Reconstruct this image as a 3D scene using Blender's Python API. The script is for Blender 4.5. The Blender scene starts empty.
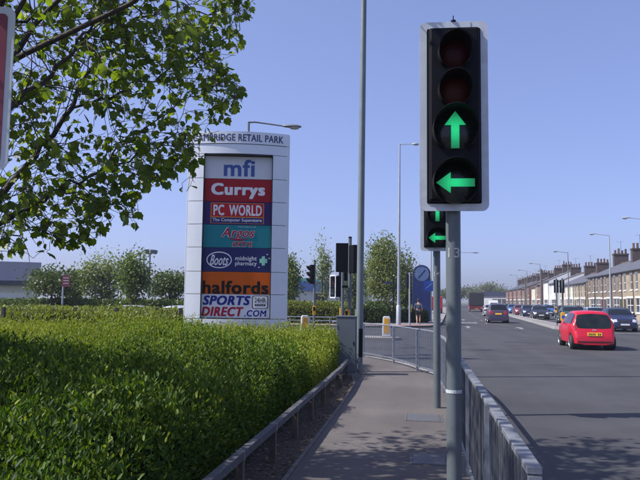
import bpy, bmesh, math, random
import numpy as np
from mathutils import Vector, Matrix

sc = bpy.context.scene
col = sc.collection
R = math.radians
# ------------------------------------------------------------------ camera
FPX = 680.0                      # focal length in pixels of a 640 wide picture
YAW, PITCH, ROLL = R(8.37), math.atan(59.8 / FPX), R(0.7)
EYE = Vector((0, 0, 1.65))
fwd = Vector((-math.sin(YAW) * math.cos(PITCH), math.cos(YAW) * math.cos(PITCH), math.sin(PITCH)))
r0 = Vector((math.cos(YAW), math.sin(YAW), 0))
u0 = r0.cross(fwd)
rgt = r0 * math.cos(ROLL) + u0 * math.sin(ROLL)
upv = -r0 * math.sin(ROLL) + u0 * math.cos(ROLL)
AX = Vector((-math.sin(YAW), math.cos(YAW), 0))
cam = bpy.data.cameras.new('camera')
cam.sensor_width = 36.0
cam.lens = 36.0 * FPX / 640.0
cam.clip_start = 0.05
cam.clip_end = 3000
camo = bpy.data.objects.new('camera', cam)
col.objects.link(camo)
m3 = Matrix((rgt, upv, -fwd)).transposed()
camo.matrix_world = Matrix.Translation(EYE) @ m3.to_4x4()
sc.camera = camo
# ------------------------------------------------------------------ sky, sun, exposure
SUN_EL = R(48)
LDIR = R(16)                   # heading of the light over the ground, measured from +X
w = bpy.data.worlds.new('World')
sc.world = w
w.use_nodes = True
nt = w.node_tree
nt.nodes.clear()
sky = nt.nodes.new('ShaderNodeTexSky')
sky.sky_type = 'NISHITA'
sky.sun_disc = False
sky.sun_elevation = SUN_EL
sky.sun_rotation = math.atan2(-math.cos(LDIR), -math.sin(LDIR))
sky.altitude = 0
sky.air_density = 0.7
sky.dust_density = 2.2
sky.ozone_density = 3.0
bg = nt.nodes.new('ShaderNodeBackground')
bg.inputs['Strength'].default_value = 0.15
wo = nt.nodes.new('ShaderNodeOutputWorld')
wb = nt.nodes.new('ShaderNodeMixRGB')      # camera white balance of the whole sky
wb.blend_type = 'MULTIPLY'; wb.inputs[0].default_value = 1.0; wb.inputs[2].default_value = (1.27, 1.32, 1.82, 1)
gm = nt.nodes.new('ShaderNodeGamma'); gm.inputs[1].default_value = 0.65      # hazy sky: softer gradient, all round
nt.links.new(sky.outputs[0], gm.inputs[0]); nt.links.new(gm.outputs[0], wb.inputs[1])
nt.links.new(wb.outputs[0], bg.inputs[0])
nt.links.new(bg.outputs[0], wo.inputs[0])
sl = bpy.data.lights.new('sun', 'SUN')
sl.energy = 5.0
sl.angle = R(0.5)
sl.color = (1.0, 0.965, 0.92)
so = bpy.data.objects.new('sun', sl)
col.objects.link(so)
ld = Vector((math.cos(LDIR) * math.cos(SUN_EL), math.sin(LDIR) * math.cos(SUN_EL), -math.sin(SUN_EL)))
so.rotation_euler = ld.to_track_quat('-Z', 'Y').to_euler()
so.location = (-30, -10, 40)
sc.view_settings.view_transform = 'Standard'
sc.view_settings.look = 'None'
sc.view_settings.exposure = 0.4
sc.view_settings.gamma = 1.0
sc.render.engine = 'CYCLES'
sc.render.resolution_x, sc.render.resolution_y = 1024, 768

# ------------------------------------------------------------------ pixel helpers
def ray(px, py):
    return fwd * FPX + rgt * (px - 320) - upv * (py - 240)
def ground(px, py, z=0.0):
    r = ray(px, py)
    return EYE + r * ((z - EYE.z) / r.z)
def pt(px, py, d):               # point seen at px,py that is d metres ahead
    r = ray(px, py)
    return EYE + r * (d / r.dot(AX))
def at(px, d, z=0.0):            # ground point d metres ahead, in column px at the horizon
    p = pt(px, 301, d)
    return Vector((p.x, p.y, z))
RD = R(2.6)
DV = Vector((math.sin(RD), math.cos(RD), 0))
NV = Vector((math.cos(RD), -math.sin(RD), 0))
def road(s, t, z=0.0):           # s along the far road, t to the right of the camera
    v = DV * s + NV * t
    return Vector((v.x, v.y, z))

# ------------------------------------------------------------------ mesh helpers
class MB:
    def __init__(s):
        s.v, s.f = [], []
    def add(s, vs, fs):
        o = len(s.v)
        s.v += [tuple(a) for a in vs]
        s.f += [tuple(i + o for i in f) for f in fs]
        return s
    def box(s, x0, x1, y0, y1, z0, z1, M=None):
        vs = [Vector(p) for p in ((x0,y0,z0),(x1,y0,z0),(x1,y1,z0),(x0,y1,z0),(x0,y0,z1),(x1,y0,z1),(x1,y1,z1),(x0,y1,z1))]
        if M is not None: vs = [M @ v for v in vs]
        return s.add(vs, [(0,3,2,1),(4,5,6,7),(0,1,5,4),(1,2,6,5),(2,3,7,6),(3,0,4,7)])
    def tube(s, pts, rad, n=10, cap=True):
        pts = [Vector(p) for p in pts]
        if not hasattr(rad, '__len__'): rad = [rad] * len(pts)
        rings = []
        prev = None
        for i, p in enumerate(pts):
            a = pts[max(i - 1, 0)]; b = pts[min(i + 1, len(pts) - 1)]
            t = (b - a).normalized()
            if prev is None:
                x = t.orthogonal().normalized()
            else:
                x = (prev - t * prev.dot(t))
                x = x.normalized() if x.length > 1e-6 else t.orthogonal().normalized()
            prev = x
            y = t.cross(x)
            rings.append([p + (x * math.cos(2*math.pi*k/n) + y * math.sin(2*math.pi*k/n)) * rad[i] for k in range(n)])
        vs = [v for r in rings for v in r]
        fs = []
        for i in range(len(pts) - 1):
            for k in range(n):
                fs.append((i*n+k, i*n+(k+1)%n, (i+1)*n+(k+1)%n, (i+1)*n+k))
        if cap:
            fs.append(tuple(range(n))[::-1]); fs.append(tuple((len(pts)-1)*n + k for k in range(n)))
        return s.add(vs, fs)
    def sweep(s, pts, sect, closed=False, cap=True):
        # horizontal path, sect = [(side, z)] with side to the right of the travel direction
        pts = [Vector(p) for p in pts]; n = len(sect); vs = []; fs = []
        for i, p in enumerate(pts):
            a = pts[max(i-1,0)]; b = pts[min(i+1,len(pts)-1)]
            t = (b - a); t.z = 0; t.normalize()
            rr = Vector((t.y, -t.x, 0))
            k = 1.0
            if 0 < i < len(pts)-1:
                t1 = (p - a); t1.z = 0; t1.normalize()
                k = 1.0 / max(0.5, t1.dot(t))
            vs += [p + rr * (q[0] * k) + Vector((0,0,q[1])) for q in sect]
        for i in range(len(pts)-1):
            for k in range(n):
                fs.append((i*n+k, i*n+(k+1)%n, (i+1)*n+(k+1)%n, (i+1)*n+k))
        if cap:
            fs.append(tuple(range(n))[::-1]); fs.append(tuple((len(pts)-1)*n+k for k in range(n)))
        return s.add(vs, fs)
    def prism(s, poly, a, b, axis='z'):
        n = len(poly)
        def m(p, c):
            if axis == 'z': return (p[0], p[1], c)
            if axis == 'y': return (p[0], c, p[1])
            return (c, p[0], p[1])
        vs = [m(p, a) for p in poly] + [m(p, b) for p in poly]
        fs = [tuple(range(n))[::-1], tuple(range(n, 2*n))] + [(i, (i+1)%n, n+(i+1)%n, n+i) for i in range(n)]
        return s.add(vs, fs)
    def lathe(s, prof, n=24, M=None, cap=True):
        # prof [(r, h)] about local z
        vs = []; fs = []
        for r, h in prof:
            for k in range(n):
                v = Vector((r*math.cos(2*math.pi*k/n), r*math.sin(2*math.pi*k/n), h))
                vs.append(M @ v if M is not None else v)
        for i in range(len(prof)-1):
            for k in range(n):
                fs.append((i*n+k, i*n+(k+1)%n, (i+1)*n+(k+1)%n, (i+1)*n+k))
        if cap:
            fs.append(tuple(range(n))[::-1]); fs.append(tuple((len(prof)-1)*n+k for k in range(n)))
        return s.add(vs, fs)
    def mesh(s, name, mat=None, smooth=None, fix=True):
        me = bpy.data.meshes.new(name)
        me.from_pydata(s.v, [], s.f)
        if fix:
            bm = bmesh.new(); bm.from_mesh(me)
            bmesh.ops.recalc_face_normals(bm, faces=bm.faces)
            bm.to_mesh(me); bm.free()
        if mat is not None: me.materials.append(mat)
        if smooth:
            for p in me.polygons: p.use_smooth = True
            me.set_sharp_from_angle(angle=R(smooth))
        me.update()
        return me
    def build(s, name, mat=None, parent=None, smooth=None, bevel=0, fix=True, loc=None, rz=0):
        o = link(name, s.mesh(name, mat, smooth, fix), parent)
        if loc is not None: o.location = loc
        if rz: o.rotation_euler.z = rz
        if bevel:
            b = o.modifiers.new('bevel', 'BEVEL'); b.width = bevel; b.segments = 2; b.limit_method = 'ANGLE'
        return o

def link(name, me, parent=None):
    o = bpy.data.objects.new(name, me)
    col.objects.link(o)
    if parent is not None: o.parent = parent
    return o
def tag(o, label, cat, group=None, kind=None):
    o['label'] = label; o['category'] = cat
    if group: o['group'] = group
    if kind: o['kind'] = kind
    return o
def structure(o): o['kind'] = 'structure'; return o
def thing(name, label, cat, loc=(0,0,0), rz=0, group=None):
    o = bpy.data.objects.new(name, None); col.objects.link(o)
    o.empty_display_size = 0.2
    o.location = loc; o.rotation_euler.z = rz
    return tag(o, label, cat, group)
KIDS = {}
def copy_tree(o, parent=None):
    c = o.copy(); col.objects.link(c); c.parent = parent
    for ch in list(o.children): copy_tree(ch, c)
    return c
def rrect(w, h, r, n=5, cx=0, cy=0):
    out = []
    for (sx, sy, a0) in ((1,1,0),(-1,1,90),(-1,-1,180),(1,-1,270)):
        for k in range(n+1):
            a = R(a0 + 90*k/n)
            out.append((cx + sx*(w/2-r) + r*math.cos(a), cy + sy*(h/2-r) + r*math.sin(a)))
    return out
def text_mb(body, x0, x1, z0, z1, offset=0.0, shear=0.0, y=0.0, depth=0.006):
    """flat lettering fitted in a box of the local xz plane, front at y"""
    cu = bpy.data.curves.new('txt', 'FONT')
    cu.body = body; cu.size = 1.0; cu.shear = shear; cu.resolution_u = 3; cu.space_character = 1.0 + offset*2.2
    ob = bpy.data.objects.new('txt', cu); col.objects.link(ob)
    dg = bpy.context.evaluated_depsgraph_get()
    me = bpy.data.meshes.new_from_object(ob.evaluated_get(dg))
    n = len(me.vertices); a = np.zeros(n*3); me.vertices.foreach_get('co', a); a = a.reshape(-1, 3)
    fs = [tuple(p.vertices) for p in me.polygons]
    lo, hi = a.min(0), a.max(0)
    bold = offset*.9; kx = (x1-x0)/(hi[0]-lo[0]+2*bold); kz = (z1-z0)/(hi[1]-lo[1]+1.2*bold)
    bpy.data.objects.remove(ob); bpy.data.curves.remove(cu); bpy.data.meshes.remove(me)
    mb = MB()
    shifts = [(0,0)] if bold < .004 else [(-1,-.6),(-1,.6),(0,0),(1,-.6),(1,.6)]
    for k, (sx, sz) in enumerate(shifts):          # heavier strokes: copies set side by side, each a hair proud of the last
        mb.add([(x0 + (q[0]-lo[0]+bold*(1+sx))*kx, y - .0007*k, z0 + (q[1]-lo[1]+bold*.6*(1+sz/.6))*kz) for q in a], fs)
    return mb

# ------------------------------------------------------------------ materials
def new_mat(name):
    m = bpy.data.materials.new(name); m.use_nodes = True
    n = m.node_tree; n.nodes.clear()
    o = n.nodes.new('ShaderNodeOutputMaterial'); b = n.nodes.new('ShaderNodeBsdfPrincipled')
    n.links.new(b.outputs[0], o.inputs[0])
    return m, n, b, o
def mat(name, c, rough=0.6, metal=0.0, vary=0.12, scale=8.0, bump=0.0, bscale=60.0, spec=0.5, coat=0.0, dirt=None, dscale=2.0, damt=0.4, obj_var=0.0):
    """plain colour broken up by two scales of noise, with optional fine relief and blotchy dirt"""
    m, n, b, o = new_mat(name)
    tc = n.nodes.new('ShaderNodeTexCoord')
    nz = n.nodes.new('ShaderNodeTexNoise'); nz.inputs['Scale'].default_value = scale; nz.inputs['Detail'].default_value = 6
    n.links.new(tc.outputs['Object'], nz.inputs['Vector'])
    cr = n.nodes.new('ShaderNodeValToRGB')
    cr.color_ramp.elements[0].position = 0.3; cr.color_ramp.elements[1].position = 0.7
    cr.color_ramp.elements[0].color = (*[max(0, x*(1-vary)) for x in c], 1)
    cr.color_ramp.elements[1].color = (*[min(1, x*(1+vary)) for x in c], 1)
    n.links.new(nz.outputs['Fac'], cr.inputs[0])
    out = cr.outputs[0]
    if dirt is not None:
        n2 = n.nodes.new('ShaderNodeTexNoise'); n2.inputs['Scale'].default_value = dscale; n2.inputs['Detail'].default_value = 8
        n2.inputs['Roughness'].default_value = 0.65
        n.links.new(tc.outputs['Object'], n2.inputs['Vector'])
        rp = n.nodes.new('ShaderNodeMapRange'); rp.inputs[1].default_value = 0.5; rp.inputs[2].default_value = 0.72
        rp.inputs[3].default_value = 0; rp.inputs[4].default_value = damt
        n.links.new(n2.outputs['Fac'], rp.inputs[0])
        mx = n.nodes.new('ShaderNodeMixRGB'); mx.inputs[2].default_value = (*dirt, 1)
        n.links.new(rp.outputs[0], mx.inputs[0]); n.links.new(out, mx.inputs[1]); out = mx.outputs[0]
    if obj_var:
        oi = n.nodes.new('ShaderNodeObjectInfo')
        mr = n.nodes.new('ShaderNodeMapRange'); mr.inputs[3].default_value = 1-obj_var; mr.inputs[4].default_value = 1+obj_var
        n.links.new(oi.outputs['Random'], mr.inputs[0])
        vm = n.nodes.new('ShaderNodeVectorMath'); vm.operation = 'SCALE'
        n.links.new(out, vm.inputs[0]); n.links.new(mr.outputs[0], vm.inputs['Scale']); out = vm.outputs[0]
    n.links.new(out, b.inputs['Base Color'])
    b.inputs['Roughness'].default_value = rough; b.inputs['Metallic'].default_value = metal
    b.inputs['Specular IOR Level'].default_value = spec
    b.inputs['Coat Weight'].default_value = coat; b.inputs['Coat Roughness'].default_value = 0.08
    if bump:
        n3 = n.nodes.new('ShaderNodeTexNoise'); n3.inputs['Scale'].default_value = bscale; n3.inputs['Detail'].default_value = 4
        n.links.new(tc.outputs['Object'], n3.inputs['Vector'])
        bp = n.nodes.new('ShaderNodeBump'); bp.inputs['Strength'].default_value = bump; bp.inputs['Distance'].default_value = 0.02
        n.links.new(n3.outputs['Fac'], bp.inputs['Height']); n.links.new(bp.outputs[0], b.inputs['Normal'])
    return m
def asphalt(name, c, patch, worn=None, spk=0.35, crack=0.45):
    m, n, b, o = new_mat(name)
    tc = n.nodes.new('ShaderNodeTexCoord')
    def noise(s, d=6, r=0.6, vec=None):
        z = n.nodes.new('ShaderNodeTexNoise'); z.inputs['Scale'].default_value = s; z.inputs['Detail'].default_value = d
        z.inputs['Roughness'].default_value = r
        n.links.new(vec or tc.outputs['Object'], z.inputs['Vector']); return z
    big = noise(0.45, 8)
    rp = n.nodes.new('ShaderNodeMapRange'); rp.inputs[1].default_value = 0.42; rp.inputs[2].default_value = 0.62
    n.links.new(big.outputs['Fac'], rp.inputs[0])
    mx = n.nodes.new('ShaderNodeMixRGB'); mx.inputs[1].default_value = (*c, 1); mx.inputs[2].default_value = (*patch, 1)
    n.links.new(rp.outputs[0], mx.inputs[0])
    # lengthwise wear
    mp = n.nodes.new('ShaderNodeMapping'); mp.inputs['Scale'].default_value = (1.3, 0.06, 1)
    n.links.new(tc.outputs['Object'], mp.inputs[0])
    st = noise(1.0, 4, 0.5, mp.outputs[0])
    m2 = n.nodes.new('ShaderNodeMixRGB'); m2.blend_type = 'MULTIPLY'; m2.inputs[0].default_value = 0.5
    r2 = n.nodes.new('ShaderNodeMapRange'); r2.inputs[1].default_value = 0.3; r2.inputs[2].default_value = 0.7; r2.inputs[3].default_value = 0.75; r2.inputs[4].default_value = 1.2
    n.links.new(st.outputs['Fac'], r2.inputs[0]); n.links.new(mx.outputs[0], m2.inputs[1]); n.links.new(r2.outputs[0], m2.inputs[2])
    sp = noise(140, 2, 0.7)
    r3 = n.nodes.new('ShaderNodeMapRange'); r3.inputs[1].default_value = 0.3; r3.inputs[2].default_value = 0.7; r3.inputs[3].default_value = 1-spk; r3.inputs[4].default_value = 1+spk
    n.links.new(sp.outputs['Fac'], r3.inputs[0])
    vm = n.nodes.new('ShaderNodeVectorMath'); vm.operation = 'SCALE'
    n.links.new(m2.outputs[0], vm.inputs[0]); n.links.new(r3.outputs[0], vm.inputs['Scale'])
    # cracks on a warped cell pattern, only in worn areas, and trodden in spots
    wn = noise(2.5, 4); av = n.nodes.new('ShaderNodeVectorMath'); av.operation = 'MULTIPLY_ADD'
    av.inputs[1].default_value = (.5,.5,.5); n.links.new(wn.outputs['Color'], av.inputs[0]); n.links.new(tc.outputs['Object'], av.inputs[2])
    vc = n.nodes.new('ShaderNodeTexVoronoi'); vc.feature = 'DISTANCE_TO_EDGE'; vc.inputs['Scale'].default_value = crack
    n.links.new(av.outputs[0], vc.inputs['Vector'])
    c1 = n.nodes.new('ShaderNodeMapRange'); c1.inputs[1].default_value = 0.0; c1.inputs[2].default_value = 0.012; c1.inputs[3].default_value = 1; c1.inputs[4].default_value = 0
    n.links.new(vc.outputs['Distance'], c1.inputs[0])
    c2 = n.nodes.new('ShaderNodeMapRange'); c2.inputs[1].default_value = 0.47; c2.inputs[2].default_value = 0.6; c2.inputs[4].default_value = 0.55
    wz = noise(0.25, 3); n.links.new(wz.outputs['Fac'], c2.inputs[0])
    cm = n.nodes.new('ShaderNodeMath'); cm.operation = 'MULTIPLY'; n.links.new(c1.outputs[0], cm.inputs[0]); n.links.new(c2.outputs[0], cm.inputs[1])
    vs = n.nodes.new('ShaderNodeTexVoronoi'); vs.inputs['Scale'].default_value = 4.5; n.links.new(tc.outputs['Object'], vs.inputs['Vector'])
    s1 = n.nodes.new('ShaderNodeMapRange'); s1.inputs[1].default_value = 0.07; s1.inputs[2].default_value = 0.10; s1.inputs[3].default_value = 0.3; s1.inputs[4].default_value = 0
    n.links.new(vs.outputs['Distance'], s1.inputs[0])
    mxm = n.nodes.new('ShaderNodeMath'); mxm.operation = 'MAXIMUM'; n.links.new(cm.outputs[0], mxm.inputs[0]); n.links.new(s1.outputs[0], mxm.inputs[1])
    fin = n.nodes.new('ShaderNodeMixRGB'); fin.inputs[2].default_value = (*[x*.35 for x in c], 1)
    n.links.new(mxm.outputs[0], fin.inputs[0]); n.links.new(vm.outputs[0], fin.inputs[1])
    n.links.new(fin.outputs[0], b.inputs['Base Color'])
    b.inputs['Roughness'].default_value = 0.85; b.inputs['Specular IOR Level'].default_value = 0.3
    bp = n.nodes.new('ShaderNodeBump'); bp.inputs['Strength'].default_value = 0.5; bp.inputs['Distance'].default_value = 0.008
    n.links.new(sp.outputs['Fac'], bp.inputs['Height']); n.links.new(bp.outputs[0], b.inputs['Normal'])
    return m
def leaf_mat(name, c0, c1, transl=0.35, rough=0.4, tr_col=None, spec=0.5, c2=None):
    m, n, b, o = new_mat(name)
    at_ = n.nodes.new('ShaderNodeAttribute'); at_.attribute_name = 'tint'
    oi = n.nodes.new('ShaderNodeObjectInfo')
    ad = n.nodes.new('ShaderNodeMath'); ad.operation = 'ADD'
    n.links.new(at_.outputs['Fac'], ad.inputs[0])
    ml = n.nodes.new('ShaderNodeMath'); ml.operation = 'MULTIPLY'; ml.inputs[1].default_value = 0.25
    n.links.new(oi.outputs['Random'], ml.inputs[0]); n.links.new(ml.outputs[0], ad.inputs[1])
    mx = n.nodes.new('ShaderNodeValToRGB'); cr = mx.color_ramp
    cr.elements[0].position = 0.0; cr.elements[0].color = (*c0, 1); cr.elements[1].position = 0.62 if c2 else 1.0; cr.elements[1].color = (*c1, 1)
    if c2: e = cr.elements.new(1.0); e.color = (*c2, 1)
    n.links.new(ad.outputs[0], mx.inputs[0])
    n.links.new(mx.outputs[0], b.inputs['Base Color'])
    b.inputs['Roughness'].default_value = rough; b.inputs['Specular IOR Level'].default_value = spec
    tr = n.nodes.new('ShaderNodeBsdfTranslucent')
    hs = n.nodes.new('ShaderNodeMixRGB'); hs.blend_type = 'MULTIPLY'; hs.inputs[0].default_value = 1.0
    hs.inputs[2].default_value = (*(tr_col or (1.5, 1.5, 0.7)), 1)
    n.links.new(mx.outputs[0], hs.inputs[1]); n.links.new(hs.outputs[0], tr.inputs[0])
    ms = n.nodes.new('ShaderNodeMixShader'); ms.inputs[0].default_value = transl
    n.links.new(b.outputs[0], ms.inputs[1]); n.links.new(tr.outputs[0], ms.inputs[2]); n.links.new(ms.outputs[0], o.inputs[0])
    return m
def emis(name, c, s):
    m, n, b, o = new_mat(name)
    b.inputs['Base Color'].default_value = (*[x*0.3 for x in c], 1); b.inputs['Roughness'].default_value = 0.3
    tc = n.nodes.new('ShaderNodeTexCoord'); v = n.nodes.new('ShaderNodeTexVoronoi'); v.inputs['Scale'].default_value = 90
    n.links.new(tc.outputs['Object'], v.inputs['Vector'])
    ln = n.nodes.new('ShaderNodeVectorMath'); ln.operation = 'LENGTH'      # brightest in front of the bulb
    n.links.new(tc.outputs['Object'], ln.inputs[0])
    a1 = n.nodes.new('ShaderNodeMapRange'); a1.interpolation_type = 'SMOOTHSTEP'; a1.inputs[1].default_value = 0.0; a1.inputs[2].default_value = 0.15; a1.inputs[3].default_value = s*1.5; a1.inputs[4].default_value = s*0.34
    n.links.new(ln.outputs['Value'], a1.inputs[0])
    r0_ = n.nodes.new('ShaderNodeMapRange'); r0_.inputs[1].default_value = 0.0; r0_.inputs[2].default_value = 0.8; r0_.inputs[3].default_value = 1.1; r0_.inputs[4].default_value = 0.85
    n.links.new(v.outputs['Distance'], r0_.inputs[0])
    r = n.nodes.new('ShaderNodeMath'); r.operation = 'MULTIPLY'
    n.links.new(a1.outputs[0], r.inputs[0]); n.links.new(r0_.outputs[0], r.inputs[1])
    b.inputs['Emission Color'].default_value = (*c, 1); n.links.new(r.outputs[0], b.inputs['Emission Strength'])
    return m
def glass(name, c=(0.02,0.025,0.03), rough=0.05):
    return mat(name, c, rough, 0, 0.05, 3, spec=0.6)

M_ROAD = asphalt('road_asphalt', (0.060,0.060,0.064), (0.046,0.046,0.049))
M_PATH = asphalt('path_asphalt', (0.102,0.090,0.084), (0.132,0.117,0.109), spk=0.3, crack=.8)
M_SOIL = mat('soil', (0.07,0.053,0.04), 0.95, vary=0.45, scale=18, bump=0.8, bscale=50, dirt=(0.16,0.12,0.085), dscale=30, damt=0.8)
M_VERGE = mat('verge_ground', (0.07,0.085,0.035), 0.95, vary=0.35, scale=3, bump=0.5, dirt=(0.11,0.1,0.05), dscale=1.2, damt=0.6)
M_PAVE = asphalt('pavement', (0.24,0.22,0.21), (0.21,0.195,0.19))
M_TACT = mat('tactile_paving', (0.30,0.165,0.14), 0.85, vary=0.2, scale=4, bump=0.3)
M_KERB = mat('kerb_concrete', (0.27,0.26,0.25), 0.85, vary=0.2, scale=9, bump=0.25, bscale=120, dirt=(0.12,0.115,0.11), dscale=4, damt=0.7, obj_var=0.12)
M_GALV = mat('galvanised_steel', (0.36,0.385,0.42), 0.42, 0.75, vary=0.18, scale=14, dirt=(0.2,0.19,0.18), dscale=6, damt=0.5)
M_BAR = mat('railing_bar_steel', (0.075,0.082,0.092), 0.6, 0.2, vary=0.25, scale=9, dirt=(0.16,0.165,0.17), dscale=9, damt=0.6, obj_var=.3)
M_GALVD = mat('weathered_galvanised', (0.17,0.18,0.20), 0.7, 0.2, vary=0.2, scale=9, dirt=(0.33,0.34,0.36), dscale=5, damt=0.7)
M_GREYP = mat('grey_painted_pole', (0.115,0.138,0.148), 0.5, 0.1, vary=0.08, scale=6, dirt=(0.08,0.09,0.09), dscale=5, damt=0.5)
M_LAMPP = mat('lamp_column_grey', (0.155,0.185,0.2), 0.55, 0.15, vary=0.08, scale=5, dirt=(0.1,0.1,0.1), dscale=3, damt=0.4)
M_LAMPL = mat('lamp_column_pale', (0.34,0.37,0.40), 0.5, 0.2, vary=0.08, scale=5)
M_BLACK = mat('signal_black', (0.003,0.0035,0.007), 0.55, vary=0.2, scale=12, spec=0.18)
M_BLACK2 = mat('signal_black_matt', (0.006,0.006,0.008), 0.7, vary=0.2, scale=12, spec=0.2)
M_BORDER = mat('signal_border', (0.56,0.60,0.64), 0.5, 0.1, vary=0.08, scale=7, dirt=(0.28,0.28,0.28), dscale=6, damt=0.4)
M_RED_L = mat('red_lens', (0.030,0.0012,0.002), 0.5, vary=0.5, scale=60, spec=0.2)
M_AMB_L = mat('amber_lens', (0.045,0.006,0.001), 0.5, vary=0.5, scale=60, spec=0.2)
M_DARK_L = mat('unlit_lens', (0.010,0.016,0.015), 0.25, vary=0.3, scale=60)
M_GRN = emis('green_lamp', (0.012,0.66,0.22), 0.50)
M_WHITE = mat('white_paint', (0.72,0.73,0.74), 0.5, vary=0.05, scale=4, dirt=(0.5,0.5,0.48), dscale=3, damt=0.3)
M_CLAD = mat('sign_cladding', (0.70,0.74,0.79), 0.42, 0.1, vary=0.04, scale=1.5, dirt=(0.60,0.63,0.67), dscale=1.2, damt=0.35)
M_GLASS = glass('dark_glass')
M_TYRE = mat('tyre_rubber', (0.02,0.02,0.021), 0.85, vary=0.2, scale=20)
M_RIM = mat('wheel_alloy', (0.55,0.56,0.58), 0.35, 0.7, vary=0.1, scale=10)
M_YEL = mat('yellow_plate', (0.62,0.36,0.015), 0.45, vary=0.08, scale=10)
M_ORYEL = mat('bollard_yellow', (0.68,0.33,0.012), 0.5, vary=0.1, scale=6)
M_BARK = mat('bark', (0.055,0.045,0.036), 0.9, vary=0.35, scale=14, bump=0.7, bscale=30)
M_TIMBER = mat('weathered_timber', (0.12,0.092,0.07), 0.85, vary=0.3, scale=8, bump=0.4, bscale=40)
M_RAILB = mat('painted_knee_rail', (0.075,0.073,0.08), 0.8, 0.0, vary=0.2, scale=10, dirt=(0.14,0.14,0.15), dscale=7, damt=0.6)
M_CAB = mat('cabinet_green_grey', (0.105,0.125,0.145), 0.55, vary=0.07, scale=3, dirt=(0.08,0.10,0.105), dscale=2.5, damt=0.5)
M_SLATE = mat('roof_slate', (0.085,0.088,0.105), 0.7, vary=0.2, scale=1.5, bump=0.3, bscale=12)
M_CHIM = mat('chimney_brick', (0.072,0.054,0.05), 0.9, vary=0.3, scale=5, bump=0.3)
M_POT = mat('chimney_pot', (0.13,0.078,0.062), 0.85, vary=0.2, scale=5, obj_var=0.25)
M_FRAME = mat('white_window_frame', (0.72,0.72,0.70), 0.5, vary=0.05, scale=5)

# ================================================================== ground, roads, pavements
def sheet(name, poly, z, m, parent=None):
    mb = MB(); mb.add([(p[0], p[1], z) for p in poly], [tuple(range(len(poly)))])
    o = mb.build(name, m, parent, fix=False)
    return o
structure(sheet('ground', [(-900,-60),(900,-60),(900,1600),(-900,1600)], -0.15, M_VERGE))
structure(sheet('road', [(-120,-25),(26,-25),(40,420),(-120,420)], -0.12, M_ROAD))

def slab(name, poly, m, z=0.0, zb=-0.16):
    mb = MB(); n = len(poly)
    mb.add([(p[0],p[1],z) for p in poly] + [(p[0],p[1],zb) for p in poly],
           [tuple(range(n))] + [(i,(i+1)%n,n+(i+1)%n,n+i) for i in range(n)])
    return structure(mb.build(name, m))
# kerb line of the near corner: along the road, then round into the side road
g = lambda a, b: ground(a, b).xy
rail_pts = [Vector((0.45, 2.86)), Vector((0.46, 5)), Vector((0.46, 9.0)), Vector((0.46, 11.0)), Vector((0.43, 12.8)), Vector((0.29, 15.26)),
            Vector((0.01, 16.25)), Vector((-0.50, 17.87)), Vector((-1.05, 19.1)), Vector((-1.7, 20.15)), Vector((-2.7, 21.3))]
def smooth_path(p, n=4):
    out = []
    for i in range(len(p)-1):
        a = p[max(i-1,0)]; b = p[i]; c = p[i+1]; d = p[min(i+2,len(p)-1)]
        for k in range(n):
            t = k/n
            out.append(0.5*((2*b) + (c-a)*t + (2*a-5*b+4*c-d)*t*t + (3*b-a-3*c+d)*t**3))
    out.append(p[-1]); return out
rail_line = smooth_path(rail_pts, 6)
def offset_line(line, o):
    out = []
    for i, p in enumerate(line):
        t = (line[min(i+1,len(line)-1)] - line[max(i-1,0)]).normalized()
        out.append(p + Vector((t.y, -t.x)) * o)
    return out
kerb_in = [Vector((0.62,-20)), Vector((0.62,-5)), Vector((0.62,1.0))] + offset_line(rail_line, 0.18) + [Vector((-6,24.0)), Vector((-14,28.2)), Vector((-30,35)), Vector((-90,58))]
slab('corner_verge', [tuple(p) for p in kerb_in] + [(-90,-20)], M_SOIL, z=0.0)
# footpath on the verge
fp = [Vector((0.62,-20)), Vector((0.62,1.0))] + offset_line(rail_line, 0.18)
left_edge = [(-2.9+0.4,21.0), (-2.2,18.6), (-1.75,16.6), (-1.45,15.2), (-1.24,13.5), (-1.2,11), (-1.2,6), (-1.2,-20)]
structure(sheet('footpath', [tuple(p) for p in fp] + left_edge, 0.004, M_PATH))
# kerb stones of the near corner, each its own stone
kerb_root = structure(bpy.data.objects.new('kerb', None)); col.objects.link(kerb_root)
kl = [Vector((0.62,-5)), Vector((0.62,1.0))] + offset_line(rail_line, 0.18) + [Vector((-6,24.0)), Vector((-14,28.2)), Vector((-30,35))]
def resample(line, step):
    out = [line[0].copy()]; acc = 0
    for a, b in zip(line, line[1:]):
        L = (b-a).length; p = step - acc
        while p <= L:
            out.append(a + (b-a)*(p/L)); p += step
        acc = (acc + L) % step
    return out
ks = resample(kl, 0.92)
ksm = MB().box(0.006, 0.914, -0.125, 0, -0.16, 0.012).mesh('kerb_stone', M_KERB)
for i in range(len(ks)-1):
    a, b = ks[i], ks[i+1]
    o = link('kerb_stone', ksm, kerb_root)
    d = (b-a); o.location = (a.x, a.y, random.Random(i).uniform(-.004,.004)); o.rotation_euler.z = math.atan2(d.y, d.x)
    o.scale = (d.length/0.92, 1, 1)
M_EDGE = mat('edging_concrete', (0.14,0.125,0.115), 0.9, vary=0.3, scale=9, dirt=(0.09,0.08,0.07), dscale=5, damt=.8)
# concrete edging between path and planting bed
e = MB(); e.sweep([(-1.225, y, 0) for y in (-3, 6, 11)] + [(-1.265,13.5,0), (-1.475,15.2,0)], [(-.02,-.05),(.02,-.05),(.02,.018),(-.02,.018)])
structure(e.build('path_edging', M_EDGE))
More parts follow.
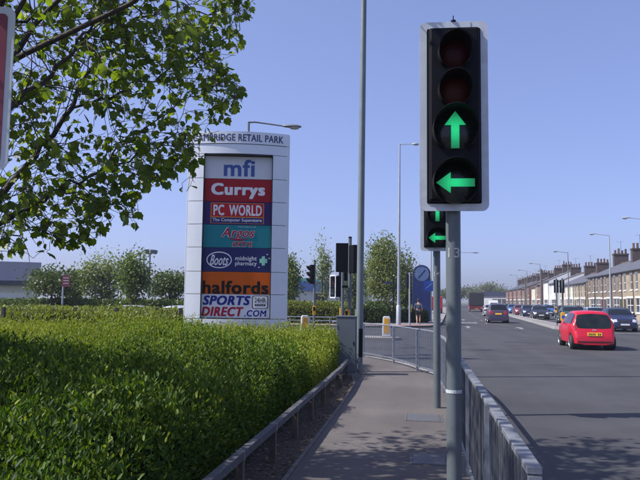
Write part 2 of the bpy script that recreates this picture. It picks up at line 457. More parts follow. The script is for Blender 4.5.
# fallen leaves and litter on the bed
rng = np.random.default_rng(5)
def leaf_mesh(name, P, D, Nn, S, m, shape, tint):
    """many leaves: P base points, D direction, Nn normal, S size; shape = (verts (k,3) in dir/side/normal, faces)"""
    sv, sf = shape
    sv = np.asarray(sv, float); k = len(sv); n = len(P)
    D = D / np.linalg.norm(D, axis=1)[:,None]
    B = np.cross(Nn, D); B /= np.linalg.norm(B, axis=1)[:,None] + 1e-9
    N2 = np.cross(D, B)
    V = P[:,None,:] + S[:,None,None] * (sv[None,:,0:1]*D[:,None,:] + sv[None,:,1:2]*B[:,None,:] + sv[None,:,2:3]*N2[:,None,:])
    V = V.reshape(-1, 3)
    nf = len(sf); sizes = [len(f) for f in sf]
    flat = np.concatenate([np.array(f) for f in sf])
    loops = (flat[None,:] + (np.arange(n)*k)[:,None]).reshape(-1)
    starts1 = np.concatenate([[0], np.cumsum(sizes)[:-1]])
    starts = (starts1[None,:] + (np.arange(n)*sum(sizes))[:,None]).reshape(-1)
    me = bpy.data.meshes.new(name)
    me.vertices.add(len(V)); me.vertices.foreach_set('co', V.astype(np.float32).ravel())
    me.loops.add(len(loops)); me.loops.foreach_set('vertex_index', loops.astype(np.int32))
    me.polygons.add(n*nf); me.polygons.foreach_set('loop_start', starts.astype(np.int32))
    me.update(calc_edges=True)
    a = me.attributes.new('tint', 'FLOAT', 'FACE')
    a.data.foreach_set('value', np.repeat(tint, nf).astype(np.float32))
    me.materials.append(m)
    me.validate()
    return me
LEAF = ([(0,0,0),(.35,.2,.07),(.72,.16,.06),(1,0,-.04),(.72,-.16,.06),(.35,-.2,.07)], [(0,1,2,3),(0,3,4,5)])
QUAD = ([(0,0,0),(.5,.36,.1),(1,0,0),(.5,-.36,.1)], [(0,1,2),(0,2,3)])
def rand_unit(n, r):
    v = r.normal(size=(n,3)); return v/np.linalg.norm(v,axis=1)[:,None]
n = 3500
P = np.stack([rng.uniform(-2.0,-1.2,n), rng.uniform(2.0,16.5,n), np.full(n,.008)],1)
keep = (P[:,0] < -1.27) | (rng.random(n) < .10)
P = P[keep]; n = len(P)
D = rand_unit(n, rng); D[:,2] *= .15
Nn = rand_unit(n, rng)*.35 + np.array([0,0,1])
M_LIT = leaf_mat('dry_leaf', (0.11,0.075,0.045), (0.30,0.22,0.14), 0.1, 0.8)
litter = link('leaf_litter', leaf_mesh('leaf_litter', P, D, Nn, rng.uniform(.02,.06,n), M_LIT, LEAF, rng.random(n)))
tag(litter, 'dry brown fallen leaves on the soil under the hedge beside the footpath', 'leaf litter', kind='stuff')

# far side of the side road
far_poly = [(0.2,420), (0.2+0,250)] + [tuple(road(s, -0.75).xy) for s in (200,150,100,70,54)] + [(1.35,48.9),(0.5,46.6),(-1.5,45.3),(-4.5,44.6),(-10,44.3),(-40,50),(-120,78),(-120,420)]
slab('far_corner_verge', far_poly, M_VERGE, z=0.0)
kerbp = [tuple(road(s, -0.75).xy) for s in (200,150,100,70,54)] + [(1.35,48.9),(0.5,46.6),(-1.5,45.3),(-4.5,44.6),(-10,44.3),(-40,50)]
mb = MB(); mb.sweep([(p[0],p[1],0) for p in kerbp], [(0.0,-.16),(.13,-.16),(.13,.012),(0.0,.012)])
structure(mb.build('far_kerb', M_KERB))
pav = [tuple(road(s, -0.8).xy) for s in (200,100,54)] + [(1.25,48.9),(0.42,46.68),(-1.5,45.4),(-4.5,44.7),(-10,44.4),(-30,48)]
pav += [(-30,50.4),(-10,46.9),(-4.9,47.3),(-3.4,49)] + [tuple(road(s, -4.6).xy) for s in (54,100,200)]
structure(sheet('far_pavement', pav, 0.004, M_PAVE))
structure(sheet('tactile_paving', [(1.1,48.6),(0.35,46.75),(-1.5,45.5),(-4.5,44.85),(-7.5,44.7),(-7.5,46.0),(-4.3,46.2),(-1.8,46.8),(-.8,48.6)], 0.009, M_TACT))
# terrace side
rp = [road(s, 13.9).xy for s in (-25, 420)] + [road(s, 60).xy for s in (420, -25)]
slab('terrace_pavement', [tuple(p) for p in rp], M_PAVE, z=0.0)
mb = MB(); mb.sweep([road(-25,13.9), road(420,13.9)], [(-.13,-.16),(0,-.16),(0,.012),(-.13,.012)])
structure(mb.build('terrace_kerb', M_KERB))
# long central reservation of the main road
med = [road(47.4,7.6), road(47.8,6.95), road(60,7.0), road(100,7.25), road(190,7.5), road(190,8.1), road(100,8.0), road(60,8.1), road(48.0,8.35)]
slab('central_reservation', [tuple(p.xy) for p in med], M_PAVE, z=0.0)
mk = MB(); loop = med + [med[0]]; mk.sweep(loop, [(-.001,-.16),(-.13,-.16),(-.13,.02),(-.001,.02)], cap=False)
structure(mk.build('reservation_kerb', M_KERB))
# island in the mouth of the side road
isl = [(-9.0,30.2),(-1.2,30.6),(-0.8,31.2),(-1.1,31.9),(-3,32.4),(-9.0,33.4),(-9.4,31.8)]
slab('traffic_island', isl, M_PAVE, z=0.0)
# worn road markings
def worn(name, c, amt):
    m, n, b, o = new_mat(name)
    tc = n.nodes.new('ShaderNodeTexCoord'); z = n.nodes.new('ShaderNodeTexNoise'); z.inputs['Scale'].default_value = 5; z.inputs['Detail'].default_value = 8; z.inputs['Roughness'].default_value = .75
    n.links.new(tc.outputs['Object'], z.inputs['Vector'])
    r = n.nodes.new('ShaderNodeMapRange'); r.inputs[1].default_value = amt-.1; r.inputs[2].default_value = amt+.1
    n.links.new(z.outputs['Fac'], r.inputs[0])
    mx = n.nodes.new('ShaderNodeMixRGB'); mx.inputs[1].default_value = (*c,1); mx.inputs[2].default_value = (0.12,0.12,0.13,1)
    n.links.new(r.outputs[0], mx.inputs[0]); n.links.new(mx.outputs[0], b.inputs['Base Color']); b.inputs['Roughness'].default_value = .8
    return m
M_MARK = worn('worn_road_paint', (0.42,0.42,0.43), 0.47)
marks = structure(bpy.data.objects.new('road_markings', None)); col.objects.link(marks)
def rquad(name, s0, s1, t0, t1, m=M_MARK, z=-0.116):
    return sheet(name, [road(s0,t0).xy, road(s0,t1).xy, road(s1,t1).xy, road(s1,t0).xy], z, m, marks)
for s in range(57, 150, 9): rquad('lane_dash', s, s+2.2, 2.75, 2.85)
def road_arrow(s, t):
    pts = [(-.1,0),(.1,0),(.1,2.2),(.32,2.2),(0,3.6),(-.32,2.2),(-.1,2.2)]
    sheet('lane_arrow', [road(s+q[1], t+q[0]).xy for q in pts], -0.116, M_MARK, marks)
road_arrow(47, 1.1); road_arrow(47, 4.6); road_arrow(66, 1.1)
rquad('stop_line', 43.2, 43.55, 8.6, 13.6)
for k in range(3): rquad('give_way_dash', 57+k*1.5, 57.8+k*1.5, 0.4, 2.1)
M_TAR = mat('tar_patch', (0.036,0.036,0.038), 0.8, vary=0.15, scale=20, bump=0.3, bscale=100)
sheet('tar_patch', [road(31,2.2).xy, road(31.2,3.6).xy, road(32.6,3.5).xy, road(32.3,2.3).xy], -0.1165, M_TAR, marks)
sheet('tar_patch', [road(20.6+.28*math.sin(a_), 2.9+.33*math.cos(a_)).xy for a_ in [k*.45 for k in range(14)]], -0.1165, M_TAR, marks)
# chamber covers in the footpath
M_COV = mat('cover_metal', (0.12,0.12,0.125), 0.6, 0.3, vary=0.2, scale=20, bump=0.5, bscale=120)
M_COVF = mat('cover_frame', (0.10,0.095,0.095), 0.7, vary=0.2, scale=20)
def cover(px0, px1, py0, py1, label):
    a = ground(px0, py1); b = ground(px1, py1); c = ground((px0+px1)/2, py0)
    w_ = (b-a).length; h_ = c.y - a.y
    t = thing('access_cover', label, 'access cover', ((a.x+b.x)/2, (a.y+c.y)/2, 0.005))
    MB().box(-w_/2, w_/2, -h_/2, h_/2, 0, .006).build('lid', M_COV, t)
    f = MB()
    f.box(-w_/2-.03, -w_/2-.005, -h_/2-.03, h_/2+.03, 0, .004); f.box(w_/2+.005, w_/2+.03, -h_/2-.03, h_/2+.03, 0, .004)
    f.box(-w_/2-.003, w_/2+.003, -h_/2-.03, -h_/2-.005, 0, .004); f.box(-w_/2-.003, w_/2+.003, h_/2+.005, h_/2+.03, 0, .004)
    f.build('frame', M_COVF, t)
cover(407, 440, 415, 421, 'grey metal access cover in the sunlit footpath near the pole marked 14')
cover(413, 446, 455, 464, 'grey metal access cover in the dappled shade beside the pole marked 13')

# ================================================================== pedestrian guard rail
gr = thing('guard_railing', 'galvanised pedestrian guard railing curving round the footpath corner', 'railing', (0.45, 2.86, 0))
org = Vector((0.45, 2.86, 0))
rl3 = [Vector((p.x, p.y, 0)) - org for p in rail_line]
RH = 1.0
i_split = 25                                        # flat capped run near, tube rail round the corner
MB().sweep([v + Vector((0,0,RH)) for v in rl3[:i_split+1]], [(-.031,-.03),(.031,-.03),(.031,0),(-.031,0)]).build('top_rail', M_GALVD, gr, bevel=.004)
MB().tube([v + Vector((0,0,RH-.02)) for v in rl3[i_split:]], 0.02, 8).build('top_rail', M_GALV, gr, smooth=40)
MB().sweep([v + Vector((0,0,.12)) for v in rl3], [(-.02,-.015),(.02,-.015),(.02,.015),(-.02,.015)]).build('bottom_rail', M_GALV, gr)
flat = [Vector((v.x, v.y)) for v in rl3]
barp = resample(flat, 0.115)
barm2 = MB().box(-.004,.004,-.006,.006,.136,RH-.031).mesh('bar', M_GALV)
barm = MB().box(-.008,.008,-.005,.005,.136,RH-.031).mesh('bar', M_BAR)
postm = MB().box(-.025,.025,-.025,.025,-.02,RH-.034).mesh('post', M_GALV)
for i, p in enumerate(barp):
    t = (barp[min(i+1,len(barp)-1)] - barp[max(i-1,0)])
    if i % 17 == 0:
        o = link('post', postm, gr)
    else:
        o = link('bar', barm if i < 82 else barm2, gr)
    o.location = (p.x, p.y, 0); o.rotation_euler.z = math.atan2(t.y, t.x)

# ================================================================== low knee rail beside the planting bed
kr = thing('knee_rail', 'low dark box rail on short posts between hedge and footpath', 'rail', (-1.48, 0, 0))
ys = [1.9, 3.1, 4.4, 5.65, 6.95, 8.2, 9.4, 10.6, 11.8, 13.0, 14.6]
xs = [0.0]*9 + [-.01, -.06]
for i in range(len(ys)-1):
    a, b = Vector((xs[i], ys[i]+.008, .35)), Vector((xs[i+1], ys[i+1]-.008, .35))
    dz = random.Random(i+7).uniform(-.012,.012)
    MB().sweep([a+Vector((0,0,dz)), b+Vector((0,0,-dz*.5))], [(-.035,-.035),(.035,-.035),(.035,.035),(-.035,.035)]).build('rail_section', M_RAILB, kr, bevel=.006)
for x, y in zip(xs, ys):
    p = MB().box(x-.032,x+.032,y-.032,y+.032,-.03,.308).build('post', M_TIMBER, kr, bevel=.004)
    MB().box(x-.039,x+.039,y-.010,y+.010,.309,.389).build('joint_bracket', M_GALV, p)

# ================================================================== roadside cabinet
cb = thing('cabinet', 'grey green roadside equipment cabinet at the end of the hedge', 'cabinet', at(347, 15.35), YAW - R(4))
MB().box(-.225,.225,-.16,.16,.04,1.27).build('body', M_CAB, cb, bevel=.008)
MB().box(-.24,.24,-.175,.175,1.271,1.30).build('lid', M_CAB, cb, bevel=.006)
MB().box(-.235,.235,-.17,.17,-.02,.039).build('plinth', M_KERB, cb, bevel=.004)
d_ = MB().box(-.20,.20,-.168,-.161,.10,1.22).build('door', M_CAB, cb, bevel=.003)
MB().box(.15,.172,-.178,-.168,.66,.74).build('handle', M_BLACK, d_)
for z in (.25,.66,1.06): MB().box(-.206,-.196,-.176,-.1685,z-.04,z+.04).build('hinge', M_CAB, d_)
MB().box(.226,.229,-.10,.10,.16,.45).build('side_vent', M_BLACK, cb)

# ================================================================== lamp columns
def lamp_post(name, label, loc, h, arm, ang, r0_=.085, r1=.045, m=M_LAMPP, group=None, armrise=0.0, base=1.1, lean=0.0):
    t = thing(name, label, 'lamp post', loc, ang, group)
    t.rotation_euler.y = lean
    if base: MB().lathe([(r0_*1.45,-.1),(r0_*1.45,base),(r0_*1.02,base+.06)], 14).build('base', m, t, smooth=40)
    MB().tube([(0,0,base if base else -.1),(0,0,h*.6),(0,0,h)], [r0_,(r0_+r1)/2,r1], 12).build('column', m, t, smooth=40)
    if arm:
        k = arm/abs(arm)
        a = MB().tube([(0,0,h-.02),(arm*.15,0,h+.0),(arm*.55,0,h+armrise*.5-.0),(arm*.9,0,h+armrise)], [r1*.8,.032,.028,.026], 8).build('arm', m, t, smooth=50)
        x0, x1 = arm*.86, arm*1.32
        L = x1-x0
        hd = MB()
        secs = [(0,.05,.04),(.12,.09,.07),(.45,.14,.085),(.8,.15,.07),(1,.07,.03)]
        vs=[]; fs=[]; nn=10
        for q,(f_,w_,h_) in enumerate(secs):
            for j in range(nn):
                an=2*math.pi*j/nn
                vs.append((x0+L*f_, w_*math.cos(an), h+armrise+.0+h_*max(math.sin(an),-.35)))
        for q in range(len(secs)-1):
            for j in range(nn): fs.append((q*nn+j,q*nn+(j+1)%nn,(q+1)*nn+(j+1)%nn,(q+1)*nn+j))
        fs += [tuple(range(nn)), tuple((len(secs)-1)*nn+j for j in range(nn))]
        hd.add(vs,fs); ho = hd.build('lantern', m, t, smooth=40)
        bl = MB(); bl.lathe([(.02,-.11),(.09,-.09),(.115,-.045),(.11,-.02)],12,Matrix.Translation((x0+L*.62,0,h+armrise))@Matrix.Diagonal((1.6,1,1,1)))
        bl.build('lamp_bowl', mat_bowl, t, smooth=50)
    return t
mat_bowl = mat('lamp_bowl', (0.42,0.42,0.38), 0.25, vary=0.05)
p = at(359.5, 15.9)
lp = lamp_post('lamp_post', 'tall grey lamp column rising behind the roadside cabinet', p, 11.5, 1.9, YAW+R(10), .085, .06, base=0, lean=R(.35))
MB().box(-.045,.045,-.137,-.118,.35,1.0).build('access_door', M_BLACK, lp)
lamp_post('lamp_post', 'pale slender lamp column standing by the far corner hedge', at(398.5, 47), 12.6, 1.0, 0, .11, .05, M_LAMPL, base=1.3, lean=R(.3))
lamp_post('lamp_post', 'lamp post with outreach arm rising behind the retail park sign', at(244.8, 24.2), 8.05, 1.45, YAW+R(5), .08, .045, M_LAMPP, armrise=-.12)
lamp_post('lamp_post', 'distant lamp column whose long arm reaches over the road beyond pole 13', at(453.5, 88), 8.0, 2.5, 0, .09, .05, M_LAMPP, armrise=-.05)
for s, t_ in ((54.7,14.5),(67.3,14.5),(90.4,14.5),(118,14.5),(143,15.0),(168,15.3)):
    lamp_post('street_lamp', 'grey street lamp with arm over the road along the terraced houses', road(s,t_), 8.0, -1.35, -RD, .085, .045, M_LAMPL if s < 70 else M_LAMPP, 'street lamps along the terrace', armrise=.12)
# floodlight mast of the retail park
t = thing('floodlight_mast', 'slim mast with a ring of floodlights above the car park trees', 'floodlight', at(148.5, 55))
hz = pt(149, 252, 55).z
MB().tube([(0,0,-.1),(0,0,hz)], [.1,.055], 10).build('mast', M_LAMPP, t, smooth=40)
for k in range(4):
    a = R(45+90*k)
    f = MB().box(-.19,.19,-.2,.2,-.12,.18, Matrix.Rotation(a,4,'Z')@Matrix.Translation((.36,0,hz))@Matrix.Rotation(R(12),4,'Y')).build('floodlight', M_LAMPP, t, bevel=.02)
    MB().tube([(0,0,hz-.1),(math.cos(a)*.5,math.sin(a)*.5,hz-.02)], .03, 6).build('bracket', M_LAMPP, f)

# ================================================================== traffic signals
def arrow_poly(L, hw, hl, sw):
    return [(-sw/2,-L/2),(sw/2,-L/2),(sw/2,L/2-hl),(hw,L/2-hl),(0,L/2),(-hw,L/2-hl),(-sw/2,L/2-hl)]
def signal_head(par, z0, z1, w_, aspects, border=.055, back=True, y0=0.0, name='signal_head', housing=.38):
    """head whose lenses look to -y; origin on the pole axis, par space"""
    h_ = z1-z0; zc = (z0+z1)/2
    hd = bpy.data.objects.new(name, None); col.objects.link(hd); hd.parent = par; hd.empty_display_size = .1
    hd.location = (0, y0, zc)
    if back:
        MB().prism(rrect(w_, h_, .05), -.004, .006, 'y').build('backing_board', M_BORDER, hd)
        MB().prism(rrect(w_-2*border, h_-2*border, .012), -.0095, -.0045, 'y').build('black_face', M_BLACK, hd)
        for zz in (h_/2-border/2, -h_/2+border/2):
            MB().box(-w_*.25, w_*.25, -.0075, -.0042, zz-border/2+.003, zz+border/2-.003).build('border_plate', M_BORDER, hd)
    MB().box(-housing/2, housing/2, -.07, .14, -h_/2+border+.01, h_/2-border-.01).build('housing', M_BLACK, hd, bevel=.02)
    for (z, r, kind) in aspects:
        z = z - zc
        lm = {'red':M_RED_L,'amber':M_AMB_L}.get(kind, M_DARK_L)
        ln = MB(); T = Matrix.Translation((0,-.075,z)) @ Matrix.Rotation(R(90),4,'X')
        ln.lathe([(.001,.030),(r*.5,.024),(r*.85,.010),(r*.98,0),(r*.98,-.02)], 28, T)
        lo = ln.build('lens', lm, hd, smooth=50)
        lo['label'] = {'red':'unlit dark red lens','amber':'unlit amber lens','up':'lit green arrow pointing up','left':'lit green arrow pointing left'}.get(kind,'dark lens')
        if kind in ('up','left'):
            poly = arrow_poly(r*1.86, r*.52, r*.70, r*.40)
            if kind == 'left': poly = [(-q[1], q[0]) for q in poly]
            MB().prism(poly, -.0025, .002, 'y').build('arrow', M_GRN, lo, loc=(0,-.1105,z))
        # hood: open below, longest on top
        nn = 26; vs=[]; fs=[]; a0, a1 = R(-58), R(238)
        for k in range(nn+1):
            a = a0 + (a1-a0)*k/nn
            ln_ = .055 + (.11+.25*r)*max(0, (math.sin(a)+.75)/1.75)**.8
            for rr in (r*1.08, r*1.08+.006):
                vs.append((rr*math.cos(a), -.0705, z+rr*math.sin(a))); vs.append((rr*.97*math.cos(a), -.0705-ln_, z+rr*.97*math.sin(a)))
        for k in range(nn):
            b = k*4; c = b+4
            fs += [(b,b+1,c+1,c),(b+2,c+2,c+3,b+3),(b+1,b+3,c+3,c+1),(b,c,c+2,b+2)]
        fs += [(0,2,3,1),(nn*4,nn*4+1,nn*4+3,nn*4+2)]
        MB().add(vs,fs).build('hood', M_BLACK2, hd, smooth=40)
    return hd
def pole(par, h, r=.057, m=M_GREYP, name='pole'):
    o = MB().tube([(0,0,-.1),(0,0,h)], r, 18).build(name, m, par, smooth=40)
    MB().lathe([(r*1.06,0),(r*1.06,.03),(r*.5,.05)],18,Matrix.Translation((0,0,h))).build('cap', M_BLACK, o, smooth=40)
    return o
def pole_number(par, txt, z, hgt, wid, r=.057):
    mb = text_mb(txt, -wid/2, wid/2, z, z+hgt, .01)
    rr = r+.0025
    mb.v = [(rr*math.sin(v[0]/rr), -rr*math.cos(v[0]/rr), v[2]) for v in mb.v]
    return mb.build('number', M_PALE, par, fix=False)
M_PALE = mat('faded_white_digits', (0.5,0.52,0.52), 0.6, vary=0.25, scale=60)
def signal13(px, d, rows, num, label, ztop, zbot, headw, px_c):
    base = at(px, d)
    t = thing('traffic_signal', label, 'traffic signal', base, YAW - R(6))
    pl = pole(t, zbot+.10)
    pole_number(pl, num, pt(px, 258, 5.2).z if num == '13' else pt(px, 276.5, 10.73).z, .075, .095)
    sh = signal_head(t, zbot, ztop, headw, rows, y0=-.10)
    for z in (zbot+.08, ztop-.25):
        MB().box(-.03,.03,-.09,.0,z-.03,z+.03).build('bracket', M_BLACK, t)
    MB().tube([(0,0,zbot+.02),(0,.0,ztop-.16)], .03, 10).build('rear_strut', M_BLACK, t)
    return t, sh
z_ = lambda py, px, d: pt(px, py, d).z
d = 5.2
s13, h13 = signal13(453.5, d, [(z_(52,456,d-.21),.112,'red'),(z_(90,456,d-.21),.112,'amber'),(z_(129.5,456,d-.21),.152,'up'),(z_(182.5,456,d-.21),.152,'left')], '13',
    'tall four lamp traffic signal with two green arrows on the pole marked 13', z_(22,455,d-.1), z_(211,455,d-.1), .518, 455)
MB().lathe([(.02,0),(.02,.012),(.004,.014),(.004,.05)],10,Matrix.Translation((-.0,.0,(h13.location.z*0)+ (z_(22,455,d-.1)-z_(211,455,d-.1))/2))).build('top_bolt', M_BLACK, h13)
MB().lathe([(.0595,-.012),(.0595,.012)],18,Matrix.Translation((0,0,z_(391,453,d)))).build('cable_tie', M_PALE, s13)
d = 10.73
zb14 = z_(250.5,437,d-.21); zt14 = zb14 + (z_(22,455,5.1)-z_(211,455,5.1))
off = zb14 - z_(211,455,5.1)
signal13(436.8, d, [(z_(52,456,4.99)+off,.112,'red'),(z_(90,456,4.99)+off,.112,'amber'),(z_(129.5,456,4.99)+off,.152,'up'),(z_(182.5,456,4.99)+off,.152,'left')], '14',
    'traffic signal with green arrows on the pole marked 14, half hidden behind the nearer signal', zt14, zb14, .518, 437)

def std_signal(label, base, rz, px=None, h=2.25, ped=None, button=None, pole_h=3.5, border=True, pm=M_GREYP, group=None, hx=0.0, housing=.32, pedx=0.0):
    """ordinary three lamp signal, lenses to -y of the thing"""
    t = thing('traffic_signal', label, 'traffic signal', base, rz, group)
    pl = pole(t, pole_h, .057, pm)
    signal_head(t, h, h+1.08, .50 if border else .36, [(h+.84,.108,'red'),(h+.54,.108,'amber'),(h+.24,.108,'dark')], back=border, y0=-.16, housing=housing).location.x = hx
    for z in (h+.1, h+.95): MB().box(min(-.03,hx),max(.03,hx),-.15,0,z-.025,z+.025).build('bracket', M_BLACK, t)
    if ped is not None:
        pb = bpy.data.objects.new('pedestrian_signal', None); col.objects.link(pb); pb.parent = t; pb.rotation_euler.z = ped; pb.location.x = pedx
        MB().box(-.16,.16,-.34,-.12,h-.75,h-.08).build('housing', M_BLACK, pb, bevel=.02)
        MB().prism(rrect(.40,.76,.05,5,0,h-.415), -.35,-.341,'y').build('backing_board', M_BORDER, pb)
        MB().prism(rrect(.30,.66,.03,5,0,h-.415), -.356,-.3505,'y').build('black_face', M_BLACK, pb)
        if pedx: MB().box(0, pedx, -.02, .02, h-.45, h-.38).build('arm', M_BLACK, t)
        for z, mm in ((h-.25,M_RED_L),(h-.58,M_DARK_L)):
            MB().prism(rrect(.21,.21,.03,4,0,z), -.364,-.3565,'y').build('lens', mm, pb)
            vs=[]; 
            MB().add([(-.13,-.3565,z+.13),(.13,-.3565,z+.13),(.12,-.48,z+.11),(-.12,-.48,z+.11),(-.13,-.3565,z+.138),(.13,-.3565,z+.138),(.12,-.48,z+.118),(-.12,-.48,z+.118)],[(0,1,2,3),(4,7,6,5),(0,4,5,1),(1,5,6,2),(2,6,7,3),(3,7,4,0)]).build('hood', M_BLACK2, pb)
    if button is not None:
        bb = bpy.data.objects.new('push_button_unit', None); col.objects.link(bb); bb.parent = t; bb.rotation_euler.z = button
        MB().box(-.075,.075,-.16,-.058,.92,1.34).build('box', M_ORYEL, bb, bevel=.012)
        MB().lathe([(.024,0),(.024,.014),(.01,.018)],12,Matrix.Translation((0,-.16,1.0))@Matrix.Rotation(R(90),4,'X')).build('button', M_BLACK, bb)
        MB().box(-.055,.055,-.164,-.1605,1.1,1.3).build('face_panel', M_BLACK, bb)
    return t
std_signal('black traffic signal seen edge on beside the bollard on the side road island', at(314.2,33.5), R(-78)+YAW, h=2.35, button=R(80), pole_h=3.55, border=False)
s2 = std_signal('cluster of black signal heads with white edged pedestrian signal behind the cabinet', at(349.6,22.2), R(188), h=2.5, ped=R(118), button=R(140), pole_h=3.68, border=False, hx=.24, housing=.44, pedx=.25)
sh2 = signal_head(s2, 2.45, 3.5, .34, [(3.27,.108,'red'),(2.97,.108,'amber'),(2.67,.108,'dark')], back=False, y0=0.0, name='second_signal_head', housing=.30)
sh2.rotation_euler.z = R(-60); sh2.location = (-.15,.10,2.98)
std_signal('traffic signal seen from behind, partly hidden behind the cabinet signal cluster', at(342.5,25.5), R(170), h=2.3, button=R(30), pole_h=3.3, border=False)
std_signal('small traffic signal pole beside the walker on the far pavement', at(409.6,45.5), R(215), h=2.45, button=R(-60), pole_h=3.55, border=False, pm=M_LAMPL)
std_signal('black backed traffic signal on the central reservation beside the red hatchback', road(52,7.5), R(178)-RD, h=2.3, pole_h=3.35, button=R(150), border=False)
std_signal('second black traffic signal on the central reservation, set back from the road edge', road(52.6,8.0), R(182)-RD, h=2.3, pole_h=3.4, border=False)

# ================================================================== retail park totem sign
SD = 20.5
sb = at(236.0, SD)
sg = thing('totem_sign', 'tall pale retail park totem sign listing seven shops above the hedge', 'sign', sb, YAW + R(4))
mpp = SD / FPX
zr = lambda py: pt(236, py, SD).z
HWB = 1.51                       # half width of the body
SAG = 0.27
fy = lambda x: -SAG * (1 - (x/HWB)**2) - .06
ztop, zhead = zr(134), zr(146)
pz = [zr(v) for v in (157.2, 179.6, 202.4, 225.2, 248.0, 272.0, 294.3, 318.0)]
PX0, PX1 = -1.045, 1.035
def arc_panel(x0, x1, z0, z1, m, name='cladding_panel', parent=sg, th=.03, extra=0.0, n=8):
    mb = MB(); vs=[]; fs=[]
    xs_ = [x0 + (x1-x0)*i/n for i in range(n+1)]
    for x in xs_:
        yf = fy(x) - extra
        vs += [(x,yf,z0),(x,yf,z1),(x,yf+th,z1),(x,yf+th,z0)]
    for i in range(n):
        a=i*4; b=a+4
        fs += [(a,b,b+1,a+1),(a+1,b+1,b+2,a+2),(a+2,b+2,b+3,a+3),(a+3,b+3,b,a)]
    fs += [(0,1,2,3),(n*4,n*4+3,n*4+2,n*4+1)]
    mb.add(vs,fs)
    return mb.build(name, m, parent, smooth=30)
G = .008
rows = [(zr(326)-1.2, pz[6])] + [(pz[i+1], pz[i]) for i in range(5,0,-1)] + [(pz[1], zhead)]
rows = [(0.02, pz[7]-.02), (pz[7]-.02, pz[6]), (pz[6],pz[5]), (pz[5],pz[4]), (pz[4],pz[3]), (pz[3],pz[2]), (pz[2],pz[1])]
for (a, b) in rows[1:]:
    arc_panel(-HWB, PX0, a+G, b-G, M_CLAD)
    arc_panel(PX1, HWB, a+G, b-G, M_CLAD)
arc_panel(-HWB, PX0, pz[1]+G, pz[0]+.04-G, M_CLAD); arc_panel(PX1, HWB, pz[1]+G, pz[0]+.04-G, M_CLAD)
arc_panel(-HWB, HWB, rows[0][0], rows[0][1]-G, M_CLAD, n=16)
arc_panel(-HWB, HWB, pz[0]+.04+G, zhead-.012, M_CLAD, n=16)
hdp = arc_panel(-HWB-.01, HWB+.01, zhead+.006, ztop, M_CLAD, 'header_band', extra=.02, n=16)
# header lettering on the curve
M_NAVY = mat('navy_lettering', (0.045,0.06,0.15), 0.5, vary=0.1)
hm = text_mb('CAMBRIDGE RETAIL PARK', -1.40, 1.34, zhead+.075, ztop-.08, .028)
hm.v = [(v[0], fy(v[0])-.0245, v[2]) for v in hm.v]
hm.build('lettering', M_NAVY, hdp, fix=False)
# core, back and top
core = MB()
N_=16; prof = [(-HWB+.05+ (2*HWB-.1)*i/N_) for i in range(N_+1)]
poly = [(x, fy(x)*0.0 - .02) for x in prof] + [(x, .04+.38*(1-(x/HWB)**2)) for x in reversed(prof)]
M_RECESS_SHADE = mat('sign_recess_shade', (0.012,0.014,0.017), 0.6, vary=0.2)
M_CORE = mat('sign_core', (0.30,0.32,0.35), 0.5, vary=0.1)
core.prism(poly, 0.0, ztop-.03); core.build('back_body', M_CORE, sg, smooth=30)
tp = MB(); tp.prism([(x, fy(x)+.015) for x in prof] + [(x, .05+.38*(1-(x/HWB)**2)) for x in reversed(prof)], ztop-.025, ztop-.004); tp.build('top_cap', M_CLAD, sg)
for sx in (-1, 1):
    MB().box(sx*HWB-.03, sx*HWB+.03, -.055, .06, .02, ztop-.03).build('edge_trim', M_CLAD, sg, bevel=.012)
ry = fy(PX0) + .10                # face of the recessed shop panels
# recess sides and soffit, their shade painted in as near black
lin = MB(); ff = fy(0)+.01
def reveal(x0,x1,z0,z1):
    lin.box(x0,x1,fy(max(abs(x0),abs(x1)))+.002,-.022,z0,z1)
lin.box(PX0-.001, PX0+.022, fy(PX0)+.004, -.022, pz[7]-.02, pz[0]+.04); lin.box(PX1-.022, PX1+.001, fy(PX1)+.004, -.022, pz[7]-.02, pz[0]+.04)
lin.box(PX0+.022, PX1-.022, fy(0)*.9, -.022, pz[0]+.012, pz[0]+.038); lin.box(PX0+.022, PX1-.022, fy(PX0), -.022, pz[7]-.019, pz[7]-.002)
lin.build('shaded_recess_sides', M_RECESS_SHADE, sg)
def panel(i, c, nm='shop_panel', rough=.6):
    m = mat('panel_colour', tuple(x*.85 for x in c), rough, vary=0.04, scale=2, spec=.12, dirt=tuple(x*.8 for x in c), dscale=2, damt=.3)
    o = MB().box(PX0+.026, PX1-.026, ry, -.024, pz[i+1]+.006, pz[i]-.006).build(nm, m, sg)
    return o
WP = (PX1-PX0)
def lett(par, body, i, fx0, fx1, fz0, fz1, m, off=.0, shear=0., lay=1):
    H_ = pz[i]-pz[i+1]
    mb = text_mb(body, PX0+fx0*WP, PX0+fx1*WP, pz[i]-fz1*H_, pz[i]-fz0*H_, off, shear, ry-.003*lay)
    return mb.build('lettering', m, par, fix=False)
def block(par, i, fx0, fx1, fz0, fz1, m, lay=1, name='block', r=None):
    H_ = pz[i]-pz[i+1]
    x0,x1,z0,z1 = PX0+fx0*WP, PX0+fx1*WP, pz[i]-fz1*H_, pz[i]-fz0*H_
    if r: mb = MB().prism(rrect(x1-x0, z1-z0, r, 5, (x0+x1)/2, (z0+z1)/2), ry-.003*lay, ry-.003*lay+.002, 'y')
    else: mb = MB().box(x0,x1,ry-.003*lay,ry-.003*lay+.002,z0,z1)
    return mb.build(name, m, par)
def flatm(n_, c): return mat(n_, c, .6, vary=0.03, spec=.12)
F_WH = flatm('print_white', (.75,.76,.78)); F_BL = flatm('print_blue', (.06,.11,.33)); F_RED = flatm('print_red', (.48,.02,.03))
